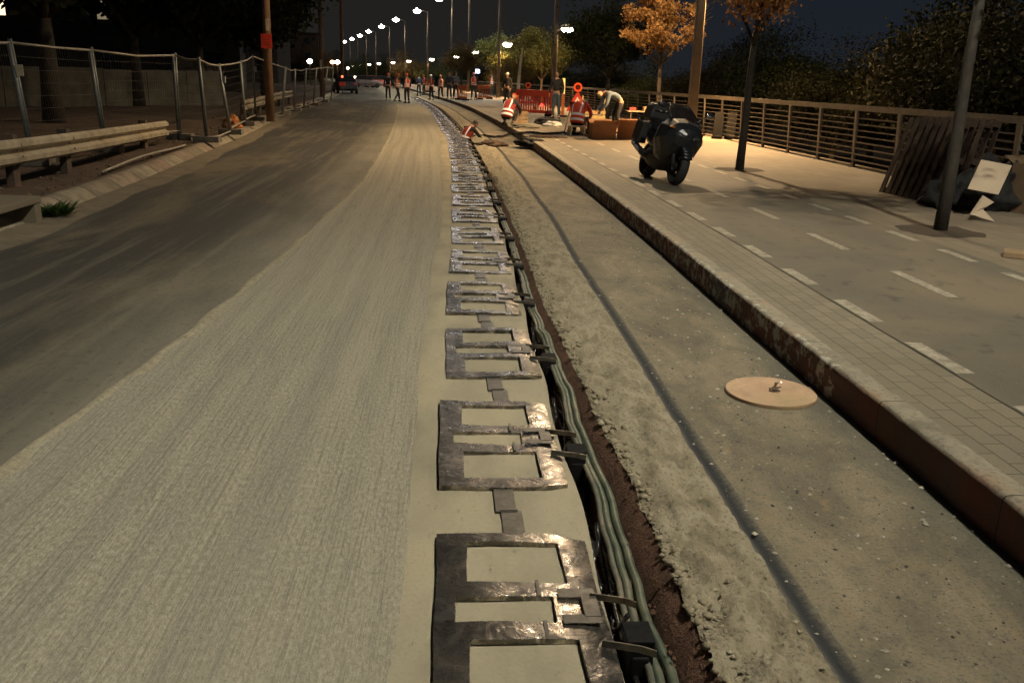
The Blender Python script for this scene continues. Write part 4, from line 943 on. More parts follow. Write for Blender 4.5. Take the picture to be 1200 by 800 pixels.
p = at(597, 147, .19); person(p, away(p, -.5), 'person in red vest kneeling low on the pavement beside a crate', 'crouch', CL_BLACK, CL_BLACK, VEST_D, HELM)
p = at(675, 159, .19); sitp = p.copy(); person(p, away(p, -.35), 'person in bright orange vest sitting hunched on a cream step stool', 'sit', CL_RED, CL_BLACK, VEST_R, None, sc=1.0)
p = at(722, 157, .19); person(p+V(0, .35, 0), away(p, PI/2+.35), 'person in grey blue shirt bending down behind the brown boxes', 'bend', CL_SHIRT, CL_BLACK, None, None, sc=1.0)
# step stool under the seated person
CREAM = mat('cream_plastic', (.62, .52, .33), .5, scale=8, var=.1)
o = empty('step_stool', sitp, 'cream plastic step stool under the person in the orange vest', 'stool', None, .15)
mb = MB(); mb.box((0, 0, .245), (.44, .30, .04)); mb.build('seat', CREAM, o, bevel=.01)
for sx_ in (-1, 1):
    mb = MB()
    for sy_ in (-1, 1): mb.bar((sx_*.17, sy_*.12, .235), (sx_*.20, sy_*.14, 0), .075, .05)
    mb.bar((sx_*.17, -.12, .19), (sx_*.17, .12, .19), .04, .06); mb.build('leg', CREAM, o, bevel=.004)

# ------------------------------------------------------------------ road works signs
RED = mat('sign_red', (.55, .05, .035), .5, scale=8, var=.15); WHITE = mat('sign_white', (.70, .68, .64), .5, scale=8, var=.1); BLK = mat('sign_black', (.02, .02, .02), .6)
AMBER = emis('amber_lamp', (1, .16, .05), 2.2)
def ring_mb(c, r0, r1, y0, y1, n=24):
    mb = MB(); mb.loft([[Vector(c)+V(r*math.cos(2*PI*k/n), y, r*math.sin(2*PI*k/n)) for k in range(n)] for r, y in ((r0, y0), (r1, y0), (r1, y1), (r0, y1), (r0, y0))], False); return mb
def worksign(loc, rz, label, zt, size, lens=True):
    o = empty('warning_sign', loc, label, 'road sign', None, rz)
    h = size*.87; z0 = zt-h
    mb = MB(); mb.prism([(-size/2, 0, z0), (size/2, 0, z0), (size*.03, 0, zt), (-size*.03, 0, zt)], (0, 0, 0), (0, .012, 0)); b = mb.build('board', RED, o)
    mb = MB(); k = .62; cz = z0+h*.36; mb.prism([(-size/2*k, 0, cz-h*.36*k), (size/2*k, 0, cz-h*.36*k), (0, 0, cz+h*.62*k)], (0, -.004, 0), (0, 0, 0)); mb.build('panel', WHITE, b)
    mb = MB(); s = size
    mb.prism([(-.02*s, 0, cz-.16*s), (.02*s, 0, cz-.02*s), (-.04*s, 0, cz+.06*s), (-.01*s, 0, cz+.10*s), (.06*s, 0, cz+.0*s), (.05*s, 0, cz-.16*s), (.02*s, 0, cz-.16*s), (.025*s, 0, cz-.06*s), (.01*s, 0, cz-.16*s)], (0, -.009, 0), (0, -.0045, 0))
    mb.lathe([(0, 0), (.026*s, 0), (.026*s, .004), (0, .004)], (.0, -.0085, cz+.14*s), (0, 1, 0), 12); mb.prism([(.07*s, 0, cz-.16*s), (.19*s, 0, cz-.16*s), (.13*s, 0, cz-.07*s)], (0, -.009, 0), (0, -.0045, 0)); mb.build('pictogram', BLK, b)
    for a in (-1, 1): mb = MB(); mb.bar((a*size*.28, .02, z0+.1), (a*size*.52, -.12, 0), .035); mb.build('leg', GPOST, o)
    mb = MB(); mb.bar((0, .02, zt-.15), (0, .55, 0), .035); mb.build('leg', GPOST, o)
    c = (0, .0, zt+.12); f = ring_mb(c, .07, .125, -.03, .03).build('lamp_ring', mat('orange_lamp_body', (.75, .10, .03), .4), o, smooth=False)
    mb = MB(); mb.lathe([(0, -.02), (.055, -.015), (.07, 0), (.055, .015), (0, .02)], c, (0, 1, 0), 20); mb.build('lens', mat('dark_red_lens', (.10, .02, .015), .2), f, smooth=True)
    return o
p = atd(676, 130, 26.5); p.z = .19; worksign(p, -.05, 'red and white triangular roadworks sign with a round lamp, behind the seated worker', 1.12, .62)
p = atd(618, 130, 41); p.z = .19; worksign(p, -.1, 'distant pink looking triangular warning sign with round lamp behind the red barrier', 1.05, .75)
# red plastic barrier
BARR = mat('red_barrier_plastic', (.42, .045, .025), .5, scale=6, var=.25, dirt=(.25, .05, .035))
def barrier(loc, rz, label, L, h=1.0, m=BARR, nslat=11):
    o = empty('barrier', loc, label, 'barrier', 'plastic road barriers', rz)
    mb = MB(); mb.box((0, 0, h-.13), (L, .05, .26)); mb.build('top_board', m, o, bevel=.01)
    for z in (.16,): mb = MB(); mb.box((0, 0, z), (L, .05, .12)); mb.build('bottom_board', m, o, bevel=.01)
    mb = MB()
    for i in range(nslat): mb.box((-L/2+L*(i+.5)/nslat, 0, (h-.26+.22)/2), (.055, .03, h-.26-.22+.01))
    mb.build('grille', m, o)
    for x in (-L*.38, L*.38): mb = MB(); mb.box((x, 0, .05), (.07, .5, .10)); mb.build('foot', BLACK, o, bevel=.01)
    return o
b0, b1 = at(604, 134, .19), at(649, 137, .19)
bo = barrier((b0+b1)/2, math.atan2(b1.y-b0.y, b1.x-b0.x), 'wide red plastic barrier with grille standing on the promenade', (b1-b0).length*1.0, 1.02, nslat=16)
mb = MB(); mb.lathe([(0, -.03), (.06, -.03), (.07, 0), (.06, .03), (0, .03)], (.45, -.06, .42), (0, 1, 0), 16); mb.build('lamp', emis('red_lamp', (1, .05, .03), 2.5), bo, smooth=True)
for k, (xa, ya, xb, yb, lab) in enumerate([(536, 117, 547, 118, 'small orange barrier among the far workers, left one'), (560, 117, 575, 116, 'orange barrier between two far workers under the trees'), (499, 108, 508, 108, 'small red barrier behind the far workers')]):
    a, b = at(xa, ya, .19), at(xb, yb, .19); barrier((a+b)/2, math.atan2(b.y-a.y, b.x-a.x), lab, (b-a).length, .95, mat('orange_barrier_plastic', (.6, .14, .03), .5), 6)
# delineator post, reflective upper half made to glow in place of returned lamplight
p = at(659, 137, .19); o = empty('marker_post', p, 'slim post with a yellow upper half standing beside the man in jeans', 'post')
mb = MB(); mb.box((0, 0, .45), (.13, .05, .9)); mb.build('lower_post', mat('orange_post', (.55, .14, .03), .5), o, bevel=.006); mb = MB(); mb.box((0, 0, 1.2), (.12, .045, .6), None, .9); mb.build('upper_post', emis('yellow_reflector_glow', (1, .62, .15), .7), o, bevel=.006); mb = MB(); mb.box((0, 0, .03), (.4, .4, .06)); mb.build('base', BLACK, o, bevel=.01)
# leaning white pole
p = at(606, 127, .19); o = empty('white_banner_pole', p, 'tall slim white curved banner pole standing behind the red barrier', 'pole')
mb = MB(); rings = []
for i in range(15):
    u = i/14; w_ = .075*(1-.75*u**3)+.01; c = V(.06*u+.22*u**3*.6, 0, 2.95*u); rings.append([c+V(w_, 0, 0), c+V(0, .03, 0), c+V(-w_, 0, 0), c+V(0, -.03, 0)])
mb.loft(rings); mb.build('banner', mat('white_vinyl', (.62, .63, .60), .5), o, smooth=False); mb = MB(); mb.lathe([(.22, 0), (.22, .05), (.05, .07), (0, .07)], (0, 0, 0), n=20); mb.build('base', BLACK, o)
# work lamp on a stand among the far workers
p = at(559, 117, .19); o = empty('work_lamp', p, 'bright bluish work lamp on a thin stand among the far workers', 'work lamp')
for k in range(3): mb = MB(); a = k*2.1; mb.bar((0, 0, .7), (.35*math.cos(a), .35*math.sin(a), 0), .025); mb.build('leg', GPOST, o)
mb = MB(); mb.bar((0, 0, .6), (0, 0, 1.75), .03); mb.build('pole', GPOST, o); mb = MB(); mb.box((0, 0, 1.85), (.3, .1, .24)); h = mb.build('lamp_head', HEADM, o, bevel=.01); mb = MB(); mb.box((0, -.053, 1.85), (.26, .012, .2)); mb.build('lens', emis('blue_white_lens', (.65, .7, 1), 22), h)
# cardboard boxes in front of the bending person
CARD = mat('brown_cardboard', (.33, .16, .075), .8, scale=3, var=.15, bumps=.15); CARDL = mat('pale_cardboard', (.44, .35, .25), .8, scale=4, var=.1)
def carton(loc, rz, w, d, h, label, m=CARD, tilt=0):
    o = empty('cardboard_box', loc, label, 'box', None, rz); t = .008
    mb = MB(); mb.box((0, 0, t/2), (w, d, t)); 
    for s in (-1, 1): mb.box((s*(w/2-t/2), 0, h/2), (t, d, h)); mb.box((0, s*(d/2-t/2), h/2), (w-2*t-.002, t, h))
    mb.build('carton', m, o)
    for s in (-1, 1):
        mb = MB(); R_ = Matrix.Rotation(s*.5, 3, 'X'); mb.box(V(0, s*(d/2+.06), h+.03), (w*.98, t*.7, .17), Matrix.Rotation(s*-1.0, 3, 'X')); mb.build('flap', m, o)
    return o
p = at(712, 164, .19); carton(p+V(-.12, .25, 0), .12, .62, .45, .40, 'brown open cardboard box left of two, before the bending person'); p = at(733, 164, .19); carton(p+V(.07, .3, 0), -.15, .50, .45, .42, 'brown open cardboard box right of two, nearest the scooter')
# folding work table with a board and tools
WD = mat('weathered_wood', (.26, .18, .10), .8, scale=6, var=.3, bumps=.3)
p = at(750, 156, .19)+V(.1, .5, 0); o = empty('work_table', p, 'low work table with a pale board top behind the scooter', 'table', None, .1)
mb = MB(); mb.box((0, 0, .60), (.95, .5, .03)); mb.build('tabletop', mat('pale_board', (.40, .32, .2), .7, scale=5), o)
for sx_ in (-1, 1):
    for sy_ in (-1, 1): mb = MB(); mb.bar((sx_*.4, sy_*.2, .585), (sx_*.44, sy_*.22, 0), .04); mb.build('leg', GPOST, o)
for k, (dx, m, w_, h_, lab) in enumerate([(-.3, RED, .2, .09, 'small red tool case on the low work table, left'), (.12, mat('tan_bag', (.3, .2, .1), .8), .22, .12, 'tan tool bag on the low work table'), (.36, mat('white_box', (.6, .6, .58), .5), .14, .06, 'small white box on the low work table, right')]):
    oo = empty('tool_box', p+V(dx, .02*k, .616), lab, 'tool box', None, .2*k); mb = MB(); mb.box((0, 0, h_/2), (w_, .16, h_), None, .92); mb.build('case', m, oo, bevel=.008); mb = MB(); mb.tube([(-w_*.2, 0, h_), (-w_*.15, 0, h_+.03), (w_*.15, 0, h_+.03), (w_*.2, 0, h_)], .006, 6); mb.build('handle', BLACK, oo)
# yellow crate & wooden frames behind
p = at(700, 150, .19)+V(0, 2.5, 0); o = empty('crate', p, 'pale yellow slatted crate by the railing behind the workers', 'crate', None, .1)
for z in (.08, .24, .40): mb = MB(); mb.box((0, -.25, z), (.85, .02, .10)); mb.box((0, .25, z), (.85, .02, .10)); mb.box((-.415, 0, z), (.02, .48, .10)); mb.box((.415, 0, z), (.02, .48, .10)); mb.build('slat', mat('yellow_wood', (.42, .30, .12), .7, scale=5), o)
for a in (-1, 1): mb = MB(); mb.box((a*.38, -.22, .5), (.05, .04, .9)); mb.build('post', mat('yellow_wood', (.42, .30, .12), .7, scale=5), o)
# small crate by the kneeling worker
p = at(609, 145, .19); o = empty('crate', p, 'brown wooden crate beside the kneeling worker', 'crate', None, .2)
for s in (-1, 1):
    mb = MB()
    for k in range(3): mb.box((0, s*.16, .07+.14*k), (.46, .02, .11))
    mb.build('side', WD, o); mb = MB(); mb.box((s*.22, 0, .21), (.025, .30, .42)); mb.build('end_panel', WD, o)
mb = MB(); mb.box((0, 0, .02), (.42, .3, .02)); mb.build('bottom', WD, o)
# dark lumpy bags and sheets
def lump(name, loc, r, label, m, cat, seed, rz=0):
    mb = MB(); mb.ball((0, 0, 0), 1, 44, 30); vs = []
    for v in mb.v:
        v = Vector(v); n = MN.noise(v*1.4+Vector((seed, 0, 0)))*.4+MN.noise(v*3.3+Vector((0, seed, 0)))*.22-abs(MN.noise(v*5.5+Vector((seed, seed, 0))))*.28; v *= 1+n; v.z = max(v.z, -.45)
        vs.append((v.x*r[0], v.y*r[1], (v.z+.45)*r[2]/1.45))
    mb.v = vs; o = mb.build(name, m, smooth=True, loc=loc); o.rotation_euler = (0, 0, rz); return tag(o, label, cat)
BAG = mat('black_bag', (.008, .008, .008), .85, scale=8, bumps=.6, bscale=9); CANV = mat('grey_canvas', (.14, .135, .11), .85, scale=6, bumps=.5, bscale=14)
lump('bag', at(640, 146, .19), (.45, .35, .22), 'black slumped bag on the pavement below the barrier', BAG, 'bag', 1); lump('bag', at(647, 148, .19)+V(.0, -.1, 0), (.28, .25, .18), 'pale grey bag on the pavement in front of the man in jeans', mat('pale_bag', (.4, .42, .42), .6, bumps=.4, bscale=10), 'bag', 2)
lump('sheet', at(617, 150, .19), (.5, .35, .14), 'grey green crumpled sheet beside the wooden crate', CANV, 'sheet', 3); lump('sandbag', at(700, 158, .19)+V(0, .1, 0), (.3, .22, .22), 'tan sack lying left of the brown boxes', mat('tan_sack', (.3, .19, .09), .85, bumps=.5, bscale=20), 'sack', 4)
lump('tool_bag', at(688, 158, .19), (.22, .2, .18), 'small dark bag right beside the step stool', BAG, 'bag', 5)
lump('rubber_mat', P(22.3, -.02, .06), (.36, .5, .18), 'black rubber sheet bunched over the kerb', BAG, 'sheet', 6, .4)
lump('orange_sack', P(25.5, tleft(25.5)-.45, .12), (.25, .2, .3), 'orange sack lying at the foot of the mesh fence', mat('orange_sack', (.42, .16, .04), .8, bumps=.4), 'sack', 7)
lump('soil_heap', P(22.9, -.95, -.02), (.38, .5, .14), 'low earth heap beside the crouching worker', EARTH, 'heap', 8)
lump('soil_heap', P(23.6, .5, .17), (.6, .3, .07), 'dark rubble on the promenade edge beside the black sheet', EARTH, 'heap', 9)
# hoses across the road and pavement
for k, (pts, r, lab) in enumerate([([(548, 160, .03), (566, 159, .03), (580, 160.5, .03), (590, 159.5, .05), (597, 157, .05)], .035, 'thick grey hose crossing the old asphalt strip to the kerb'),
                                   ([(601, 157, .22), (620, 155, .22), (640, 157, .22), (660, 155.5, .22), (680, 157, .22), (693, 160, .22)], .035, 'thick black hose lying across the pavement to the stool')]):
    mb = MB(); q = [at(*a) for a in pts]; cur = []
    for i in range(len(q)-1):
        for u in np.linspace(0, 1, 6)[:-1]: cur.append(q[i].lerp(q[i+1], u)+V(0, .05*math.sin(u*PI*2), 0))
    cur.append(q[-1]); mb.tube(cur, r, 8); tag(mb.build('hose', RUBBER, smooth=True), lab, 'hose')
# pallets, black bags, cardboard against the railing on the right
PAL = mat('dark_pallet_wood', (.04, .024, .015), .85, scale=8, var=.3, bumps=.4, bscale=30)
def pallet(loc, rz, tilt, label):
    o = bpy.data.objects.new('pallet', None); COL.objects.link(o); o.location = loc; o.rotation_euler = (tilt, 0, rz); tag(o, label, 'pallet', 'wooden pallets leaning on the railing')
    for z in (0, .12):
        mb = MB()
        for i in range(7): mb.box((0, 0, .06+i*.155), (1.0, .02, .10)) if False else mb.box((-.5+.05+i*.15, z, .55), (.09, .018, 1.1))
        mb.build('deck', PAL, o)
    for z in (.05, .55, 1.05): mb = MB(); mb.box((0, .06, z), (1.0, .095, .08)); mb.build('stringer', PAL, o)
    return o
pp = at(1062, 234, .19); hp = heading(pp.y)
for i, (dx, tl, lab) in enumerate([(0, -.30, 'dark wooden pallet leaning on the railing, nearest the path'), (.17, -.26, 'dark wooden pallet leaning on the railing, second from the path'), (.34, -.2, 'dark wooden pallet leaning on the railing, third from the path'), (.56, -.24, 'dark wooden pallet leaning on the railing, fourth from the path'), (.74, -.2, 'dark wooden pallet leaning on the railing, farthest from the path')]):
    pallet(pp+V(dx+.05, .35+.07*i, 0.0), hp-PI/2+.12, tl, lab)
q1 = at(1118, 246, .19); lump('rubbish_bag', q1+V(.15, .3, 0), (.42, .4, .42), 'black rubbish bag right behind the leaning slim trunk', BAG, 'bag', 11); lump('rubbish_bag', q1+V(.62, .25, 0), (.5, .4, .62), 'black rubbish bag under the pale cardboard sheets', BAG, 'bag', 12)
def sheet4(name, pts, th, m, label, cat='cardboard'):
    n = (Vector(pts[1])-Vector(pts[0])).cross(Vector(pts[2])-Vector(pts[0])).normalized(); c = sum((Vector(p) for p in pts), Vector())/len(pts); mb = MB(); mb.prism([Vector(p)-c for p in pts], (0, 0, 0), n*th)
    o = mb.build(name, m, loc=c); return tag(o, label, cat)
Yc = at(1152, 257, .19).y+.42
A_ = [atd(1150, 187, Yc), atd(1186, 194, Yc-.1), atd(1170, 228, Yc-.35), atd(1134, 221, Yc-.25)]; sheet4('cardboard_sheet', A_, .012, CARDL, 'pale upper cardboard sheet standing against the dark pile')
A_ = [atd(1152, 229, Yc-.4), atd(1165, 237, Yc-.4), atd(1152, 245, Yc-.45), atd(1166, 260, Yc-.6), atd(1137, 251, Yc-.6)]; sheet4('cardboard_sheet', A_, .012, CARDL, 'pale notched lower cardboard piece below the larger sheet')
p = at(1200, 262, .19); carton(p+V(.75, 1.0, 0), .5, .70, .5, .60, 'brown cardboard box at the right edge of the photo', mat('dark_cardboard', (.12, .08, .045), .8, scale=3))
p = at(1197, 302, .19); mb = MB(); mb.box((.1, 0, .03), (.5, .22, .05)); o = mb.build('plank', WD, loc=p, bevel=.004); o.rotation_euler = (0, 0, -.5); tag(o, 'short wooden board lying on the path at the right edge', 'board')
NULLM = mat('flat_black_board', (.012, .012, .012), .95, spec=.1)
# dark panels by the railing behind the scooter
for k, (px, lab) in enumerate([(838, 'dark upright panel left of two, leaning on the railing by the lamp post'), (853, 'dark upright panel right of two, leaning on the railing by the lamp post')]):
    p = at(px+2, 163, .19); o = empty('panel', p, lab, 'panel', None, -.35); mb = MB(); mb.box((0, .12, .36), (.26, .04, .72), Matrix.Rotation(-.22, 3, 'X')); mb.build('board', NULLM, o, bevel=.01); mb = MB(); mb.box((0, .0, .04), (.28, .2, .08)); mb.build('foot', NULLM, o, bevel=.01)
# kerb inlet on the left
p = P(9.2, tleft(9.2)-.02, 0); o = empty('drain_inlet', p, 'concrete kerb drain inlet with a dark opening at the left edge', 'drain', None, heading(9))
mb = MB(); mb.box((-.1, 0, .24), (.5, 1.5, .07)); mb.build('cover', GUT, o, bevel=.01)
for a in (-.68, .68): mb = MB(); mb.box((-.1, a, .10), (.48, .14, .21)); mb.build('cheek', GUT, o, bevel=.01)
mb = MB(); mb.box((-.3, 0, .10), (.02, 1.3, .2)); mb.build('back', BLACK, o)
# thin white pipe on the ground below the guardrail
mb = MB(); pts = [P(y, tleft(y)-.38-.02*math.sin(y), .17+.03*math.sin(y*.9)) for y in np.linspace(13.5, 19, 14)]; mb.tube(pts, .02, 8); tag(mb.build('pipe', FTOP, smooth=True), 'thin pale pipe lying behind the left kerb stones', 'pipe')

# ------------------------------------------------------------------ parked scooter
GLOSS = mat('black_gloss_paint', (.012, .014, .017), .36, scale=3, var=.1); MATT = mat('matt_black', (.014, .014, .014), .65); TYRE = mat('tyre_rubber', (.016, .016, .016), .8, scale=20); CHROME = mat('chrome', (.6, .58, .55), .12, metal=1, scale=3); LAMPG = mat('headlamp_glass', (.08, .085, .09), .12, metal=.5)
pf, pr_ = at(789, 217, .19), at(748, 205.5, .19); dv = (pf-pr_); rz = math.atan2(-dv.x*.72, dv.y)
mc = bpy.data.objects.new('motor_scooter', None); COL.objects.link(mc); mc.location = pf; mc.rotation_mode = 'XYZ'; mc.rotation_euler = (0, math.radians(-9), rz); tag(mc, 'large black motor scooter parked leaning on the bike path', 'scooter')
mc.matrix_world = Matrix.Translation(pf) @ Matrix.Rotation(rz, 4, 'Z') @ Matrix.Rotation(math.radians(-12), 4, 'Y') @ Matrix.Scale(.94, 4)
WBASE = 1.35
def wheel(y, w_, r, name):
    o = bpy.data.objects.new(name, None); COL.objects.link(o); o.parent = mc; o.location = (0, y, r)
    mb = MB(); prof = [(r-.075, -w_*.42), (r-.03, -w_*.5), (r-.006, -w_*.3), (r, 0), (r-.006, w_*.3), (r-.03, w_*.5), (r-.075, w_*.42), (r-.08, 0), (r-.075, -w_*.42)]
    mb.loft([[V(h, rr*math.cos(2*PI*k/30), rr*math.sin(2*PI*k/30)) for k in range(30)] for rr, h in prof], False); mb.build('tyre', TYRE, o, smooth=True)
    mb = MB(); prof = [(r-.08, -w_*.35), (r-.105, -w_*.3), (r-.105, w_*.3), (r-.08, w_*.35)]; mb.loft([[V(h, rr*math.cos(2*PI*k/30), rr*math.sin(2*PI*k/30)) for k in range(30)] for rr, h in prof], False)
    mb.lathe([(0, -.07), (.05, -.07), (.05, .07), (0, .07)], (0, 0, 0), (1, 0, 0), 16)
    for k in range(5): a = 2*PI*k/5; mb.bar((0, .04*math.cos(a), .04*math.sin(a)), (0, (r-.09)*math.cos(a), (r-.09)*math.sin(a)), .035, .03, up=(1, 0, 0))
    mb.lathe([(.04, -.085), (.12, -.085), (.12, -.08), (.04, -.08)], (0, 0, 0), (1, 0, 0), 24); mb.build('rim', MATT, o)
wheel(0, .14, .29, 'front_wheel'); wheel(-WBASE, .17, .28, 'rear_wheel')
def mpart(mb, name, m, smooth=False, bevel=0, par=None):
    o = mb.build(name, m, par or mc, smooth=smooth, bevel=bevel); return o
def hull(secs, n=16, pw=.75):
    """secs: (y, half width, z low, z high, squareness)"""
    mb = MB(); rings = []
    for y, w_, z0, z1 in secs:
        zc, hh = (z0+z1)/2, (z1-z0)/2; rg = []
        for k in range(n):
            a = 2*PI*k/n; ca, sa = math.cos(a), math.sin(a); rg.append(V(w_*math.copysign(abs(ca)**pw, ca)*(1-.22*max(0, -sa)), y, zc+hh*math.copysign(abs(sa)**pw, sa)))
        rings.append(rg)
    mb.loft(rings); return mb
mb = MB()
for k in range(12):
    a0 = math.radians(25+k*11); a1 = math.radians(25+(k+1)*11); r = .325
    mb.add([(x, r_*math.cos(a), .29+r_*math.sin(a)) for a in (a0, a1) for x, r_ in ((-.085, r-.03), (-.06, r), (.06, r), (.085, r-.03))], [(0, 1, 5, 4), (1, 2, 6, 5), (2, 3, 7, 6)])
o = mpart(mb, 'front_fender', GLOSS, True); sd = o.modifiers.new('solid', 'SOLIDIFY'); sd.thickness = .006
for s in (-1, 1): mb = MB(); mb.tube([(s*.095, 0, .29), (s*.11, -.24, .78)], [.03, .024], 10); mpart(mb, 'fork_leg', MATT, True)
mpart(hull([(.10, .05, .70, .78), (.05, .19, .56, .86), (-.05, .30, .44, .95), (-.20, .36, .34, 1.0), (-.36, .37, .26, 1.02), (-.50, .34, .22, .98), (-.62, .28, .22, .92)], n=12, pw=.8), 'front_cowl', GLOSS, False, bevel=.008)
mpart(hull([(-.16, .10, .33, .52), (-.30, .20, .24, .60), (-.50, .25, .17, .62), (-.80, .25, .15, .52), (-1.05, .22, .17, .50), (-1.18, .16, .24, .50)]), 'body', MATT, True)
mpart(hull([(-.62, .10, .46, .70), (-.80, .15, .44, .74), (-1.0, .19, .45, .78), (-1.3, .20, .50, .84), (-1.6, .15, .62, .90), (-1.78, .08, .74, .92)]), 'tail', GLOSS, True)
mpart(hull([(-.72, .11, .70, .76), (-.85, .17, .72, .80), (-1.1, .19, .74, .83), (-1.22, .16, .78, .93), (-1.5, .14, .84, .96), (-1.66, .09, .88, .95)]), 'seat', mat('black_seat_vinyl', (.012, .012, .012), .45), True)
mb = MB(); rings = []
for i in range(7):
    u = i/6; y = -.12-.48*u**.9; z = .93+.28*u; w_ = .27+.04*math.sin(PI*u)-.07*u; rings.append([V(w_*math.sin(a), y-.10*(1-math.cos(a)), z) for a in np.linspace(-1.15, 1.15, 9)])
vs = [p_ for r_1 in rings for p_ in r_1]; mb.add(vs, [(9*i+k, 9*i+k+1, 9*i+k+10, 9*i+k+9) for i in range(6) for k in range(8)])
o = mpart(mb, 'windscreen', mat('smoked_screen', (.010, .011, .012), .12), True); sd = o.modifiers.new('solid', 'SOLIDIFY'); sd.thickness = .005
for s in (-1, 1):
    mb = MB(); mb.ball((s*.13, .045, .74), (.085, .05, .04), 14, 8, Matrix.Rotation(s*-.35, 3, 'Z') @ Matrix.Rotation(s*-.25, 3, 'Y')); mpart(mb, 'headlight', LAMPG, True)
    mb = MB(); mb.tube([(s*.05, -.44, 1.0), (s*.2, -.48, 1.04), (s*.38, -.56, 1.03)], .016, 8); mpart(mb, 'handlebar', MATT, True); mb = MB(); mb.tube([(s*.26, -.50, 1.04), (s*.40, -.57, 1.03)], .021, 10); mpart(mb, 'grip', RUBBER, True)
    mb = MB(); mb.tube([(s*.22, -.30, .98), (s*.34, -.31, 1.12)], .010, 6); mm = mpart(mb, 'mirror_arm', MATT); mb = MB(); mb.ball((s*.40, -.31, 1.14), (.085, .028, .048), 14, 8); mpart(mb, 'mirror', CHROME if s < 0 else GLOSS, True, par=mm)
    mb = MB(); mb.ball((s*.26, -.02, .84), (.05, .03, .018), 10, 6, Matrix.Rotation(s*-.6, 3, 'Z')); mpart(mb, 'turn_signal', mat('amber_plastic', (.35, .12, .02), .2), True)
mb = MB(); mb.tube([(.20, -.75, .30), (.24, -1.0, .33), (.25, -1.62, .50)], [.035, .055, .06], 12); mpart(mb, 'exhaust', mat('dark_steel', (.10, .10, .10), .3, metal=.8), True)
mb = MB(); mb.tube([(-.12, -.85, .22), (-.30, -.90, .02)], .013, 8); mpart(mb, 'side_stand', MATT)
mb = MB(); mb.box((.27, -1.38, .70), (.14, .42, .36), Matrix.Rotation(-.1, 3, 'X'), .9); pn = mpart(mb, 'side_case', MATT, bevel=.03); mb = MB(); mb.box((.27, -1.38, .885), (.10, .20, .014)); mpart(mb, 'handle', CHROME, par=pn)
mb = MB(); mb.box((-.27, -1.38, .70), (.14, .42, .36), Matrix.Rotation(-.1, 3, 'X'), .9); mpart(mb, 'side_case', MATT, bevel=.03)
mb = MB(); mb.box((0, -1.48, 1.05), (.46, .40, .27), None, .84); mpart(mb, 'top_case', MATT, bevel=.05)
for s in (-1, 1): mb = MB(); mb.box((s*.18, .015, .62), (.012, .10, .05), Matrix.Rotation(s*-.6, 3, 'Z')); mpart(mb, 'air_intake', CHROME)

# ------------------------------------------------------------------ far traffic and small lamps on the left
def car(px, Y, rz, col, label, on=None):
    p = atd(px, 95, Y); o = empty('parked_car', (p.x, Y, 0.02), label, 'car', 'cars far up the road', rz); m = mat('car_paint_'+label[:9].replace(' ', '_'), col, .3, scale=1, var=.05)
    def sec(x, w_, z0, z1): return [V(x, -w_, z0), V(x, w_, z0), V(x, w_*1.02, (z0+z1)/2), V(x, w_*.88, z1), V(x, -w_*.88, z1), V(x, -w_*1.02, (z0+z1)/2)]
    mb = MB(); mb.loft([sec(-2.1, .72, .4, .85), sec(-1.9, .82, .25, .95), sec(-.9, .86, .22, .98), (sec(.7, .86, .22, .96)), sec(1.7, .82, .24, .82), sec(2.1, .70, .34, .66)]); mb.build('body', m, o, smooth=False, bevel=.03)
    mb = MB(); mb.loft([sec(-1.75, .72, .93, .96), sec(-1.2, .66, .95, 1.42), sec(.1, .66, .95, 1.45), sec(.9, .72, .93, .97)]); mb.build('cabin', GLASS, o, bevel=.02)
    mb = MB(); mb.box((-.55, 0, 1.46), (1.35, 1.16, .03)); mb.build('roof', m, o, bevel=.01)
    for x in (-1.3, 1.3):
        for s in (-1, 1): mb = MB(); mb.lathe([(0, -.1), (.2, -.1), (.31, -.09), (.32, 0), (.31, .09), (.2, .1), (0, .1)], (x, s*.78, .31), (0, 1, 0), 18); mb.build('wheel', TYRE, o, smooth=True)
    for s in (-1, 1):
        mb = MB(); mb.box((2.06, s*.55, .6), (.08, .26, .12)); mb.build('headlight', on if on else LAMPG, o); mb = MB(); mb.box((-2.09, s*.58, .8), (.06, .24, .12)); mb.build('tail_light', mat('tail_red', (.4, .02, .02), .3), o)
HL = emis('headlight_on', (1, .9, .72), 14)
car(428, 118, .5, (.12, .10, .10), 'dull grey car parked far up the road on the left bend'); car(441, 125, .3, (.30, .05, .04), 'dark red car parked behind the three workers far away'); car(404, 80, 1.9, (.03, .03, .035), 'black car at the left kerb by the far bend'); car(452, 132, .2, (.16, .14, .12), 'grey brown car parked far away, right of the red car', HL)
def postlamp(px, py, Y, label, lens=LENS, r=.2, base=.12):
    p = atd(px, py, Y); h = p.z-base; o = empty('path_lamp', (p.x, Y, base), label, 'street lamp', 'small lamps far on the left')
    mb = MB(); mb.tube([(0, 0, 0), (0, 0, h)], .05, 8); mb.build('pole', GPOST, o); mb = MB(); mb.lathe([(.05, 0), (.14, .03), (.16, .06), (0, .16)], (0, 0, h+.06), n=14); mb.build('hood', HEADM, o); mb = MB(); mb.ball((0, 0, h), (r, r, r*.75), 12, 8); mb.build('lens', lens, o, smooth=True)
WARM = emis('far_lamp_warm', (1, .82, .62), 26); AMB = emis('far_amber', (1, .42, .16), 14)
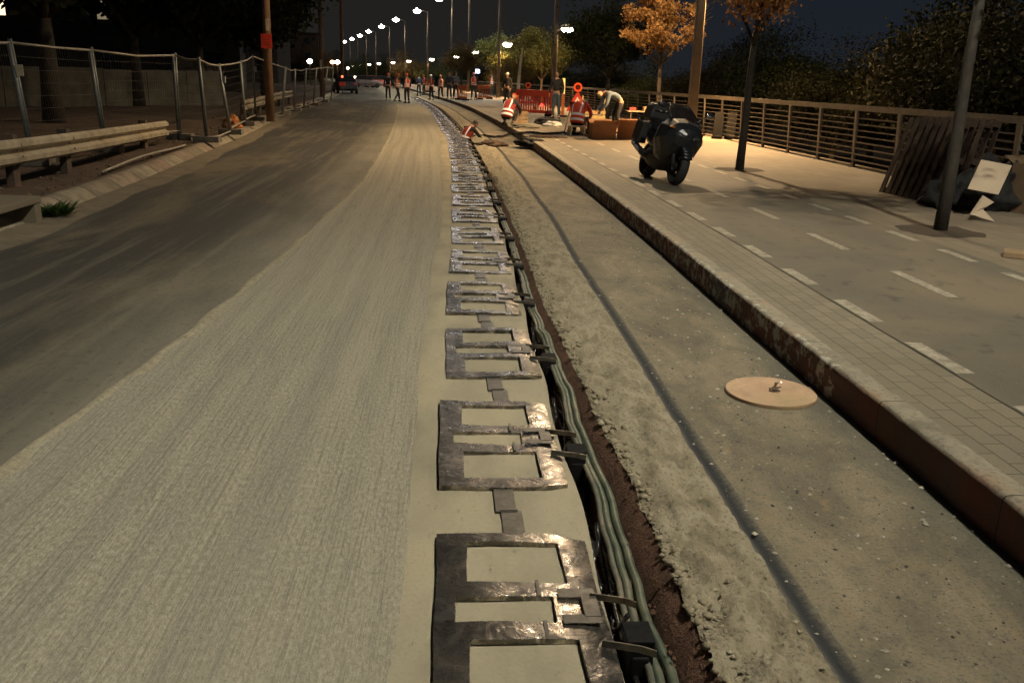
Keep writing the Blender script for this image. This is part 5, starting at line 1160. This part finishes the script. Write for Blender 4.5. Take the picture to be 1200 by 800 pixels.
postlamp(363, 72, 110, 'small bright lamp far left, between two brown poles', LENS, .30); postlamp(389.5, 73, 110, 'left one of a close pair of amber lamps by the far bend', AMB, .26); postlamp(395.5, 73, 110, 'right one of a close pair of amber lamps by the far bend', WARM, .28); postlamp(407.5, 80, 120, 'small dim lamp low at the far bend', WARM, .17); postlamp(400, 55, 140, 'tiny lamp high beside the slim brown pole', WARM, .12)
p = atd(401, 90, 75); o = empty('stand_in_beacon', (p.x, 75, .12), 'red glowing stand-in for a truck tail light at the far left kerb', 'stand_in_beacon'); mb = MB(); mb.box((0, 0, .7), (.5, .06, .3)); mb.build('board', RED, o); mb = MB(); mb.bar((0, 0, 0), (0, 0, .6), .06); mb.build('post', GPOST, o); mb = MB(); mb.ball((0, 0, p.z-.12), .09, 12, 8); mb.build('lens', emis('red_stand_in_glow', (1, .12, .05), 3), o, smooth=True)  # ball, board and post added in place of a distant truck's tail light


# ------------------------------------------------------------------ night sky
w = bpy.data.worlds.new('World'); SC.world = w; w.use_nodes = True; nt = w.node_tree
bgn = nt.nodes['Background']
sky = node(nt, 'ShaderNodeTexSky', sky_type='NISHITA', sun_disc=False, sun_elevation=math.radians(-4), sun_rotation=math.radians(70))
tc = node(nt, 'ShaderNodeTexCoord').outputs['Generated']; sx = node(nt, 'ShaderNodeSeparateXYZ', {'Vector': tc})
el = ramp(nt, sx.outputs[2], [(0, (.017, .0165, .0145)), (.12, (.0115, .0125, .0135)), (.6, (.006, .007, .010))])
lf = ramp(nt, math_(nt, 'MULTIPLY', math_(nt, 'ADD', sx.outputs[0], .35), 1.6, True), [(0, (.0125, .0105, .0085)), (.5, (.0120, .0115, .0105)), (1, (.007, .0115, .020))])
colr = mix(nt, .65, el, lf)
add = mix(nt, 1.0, colr, mix(nt, .999, sky.outputs[0], (0, 0, 0)), 'ADD')
nt.links.new(add, bgn.inputs['Color']); bgn.inputs['Strength'].default_value = .74
SC.view_settings.view_transform = 'Standard'; SC.view_settings.look = 'None'; SC.view_settings.exposure = .65; SC.view_settings.gamma = 1
SC.render.engine = 'CYCLES'; SC.cycles.use_denoising = True; SC.cycles.max_bounces = 5; SC.cycles.diffuse_bounces = 3; SC.cycles.glossy_bounces = 3; SC.cycles.transparent_max_bounces = 12; SC.cycles.sample_clamp_indirect = 4
SC.cycles.use_light_tree = True
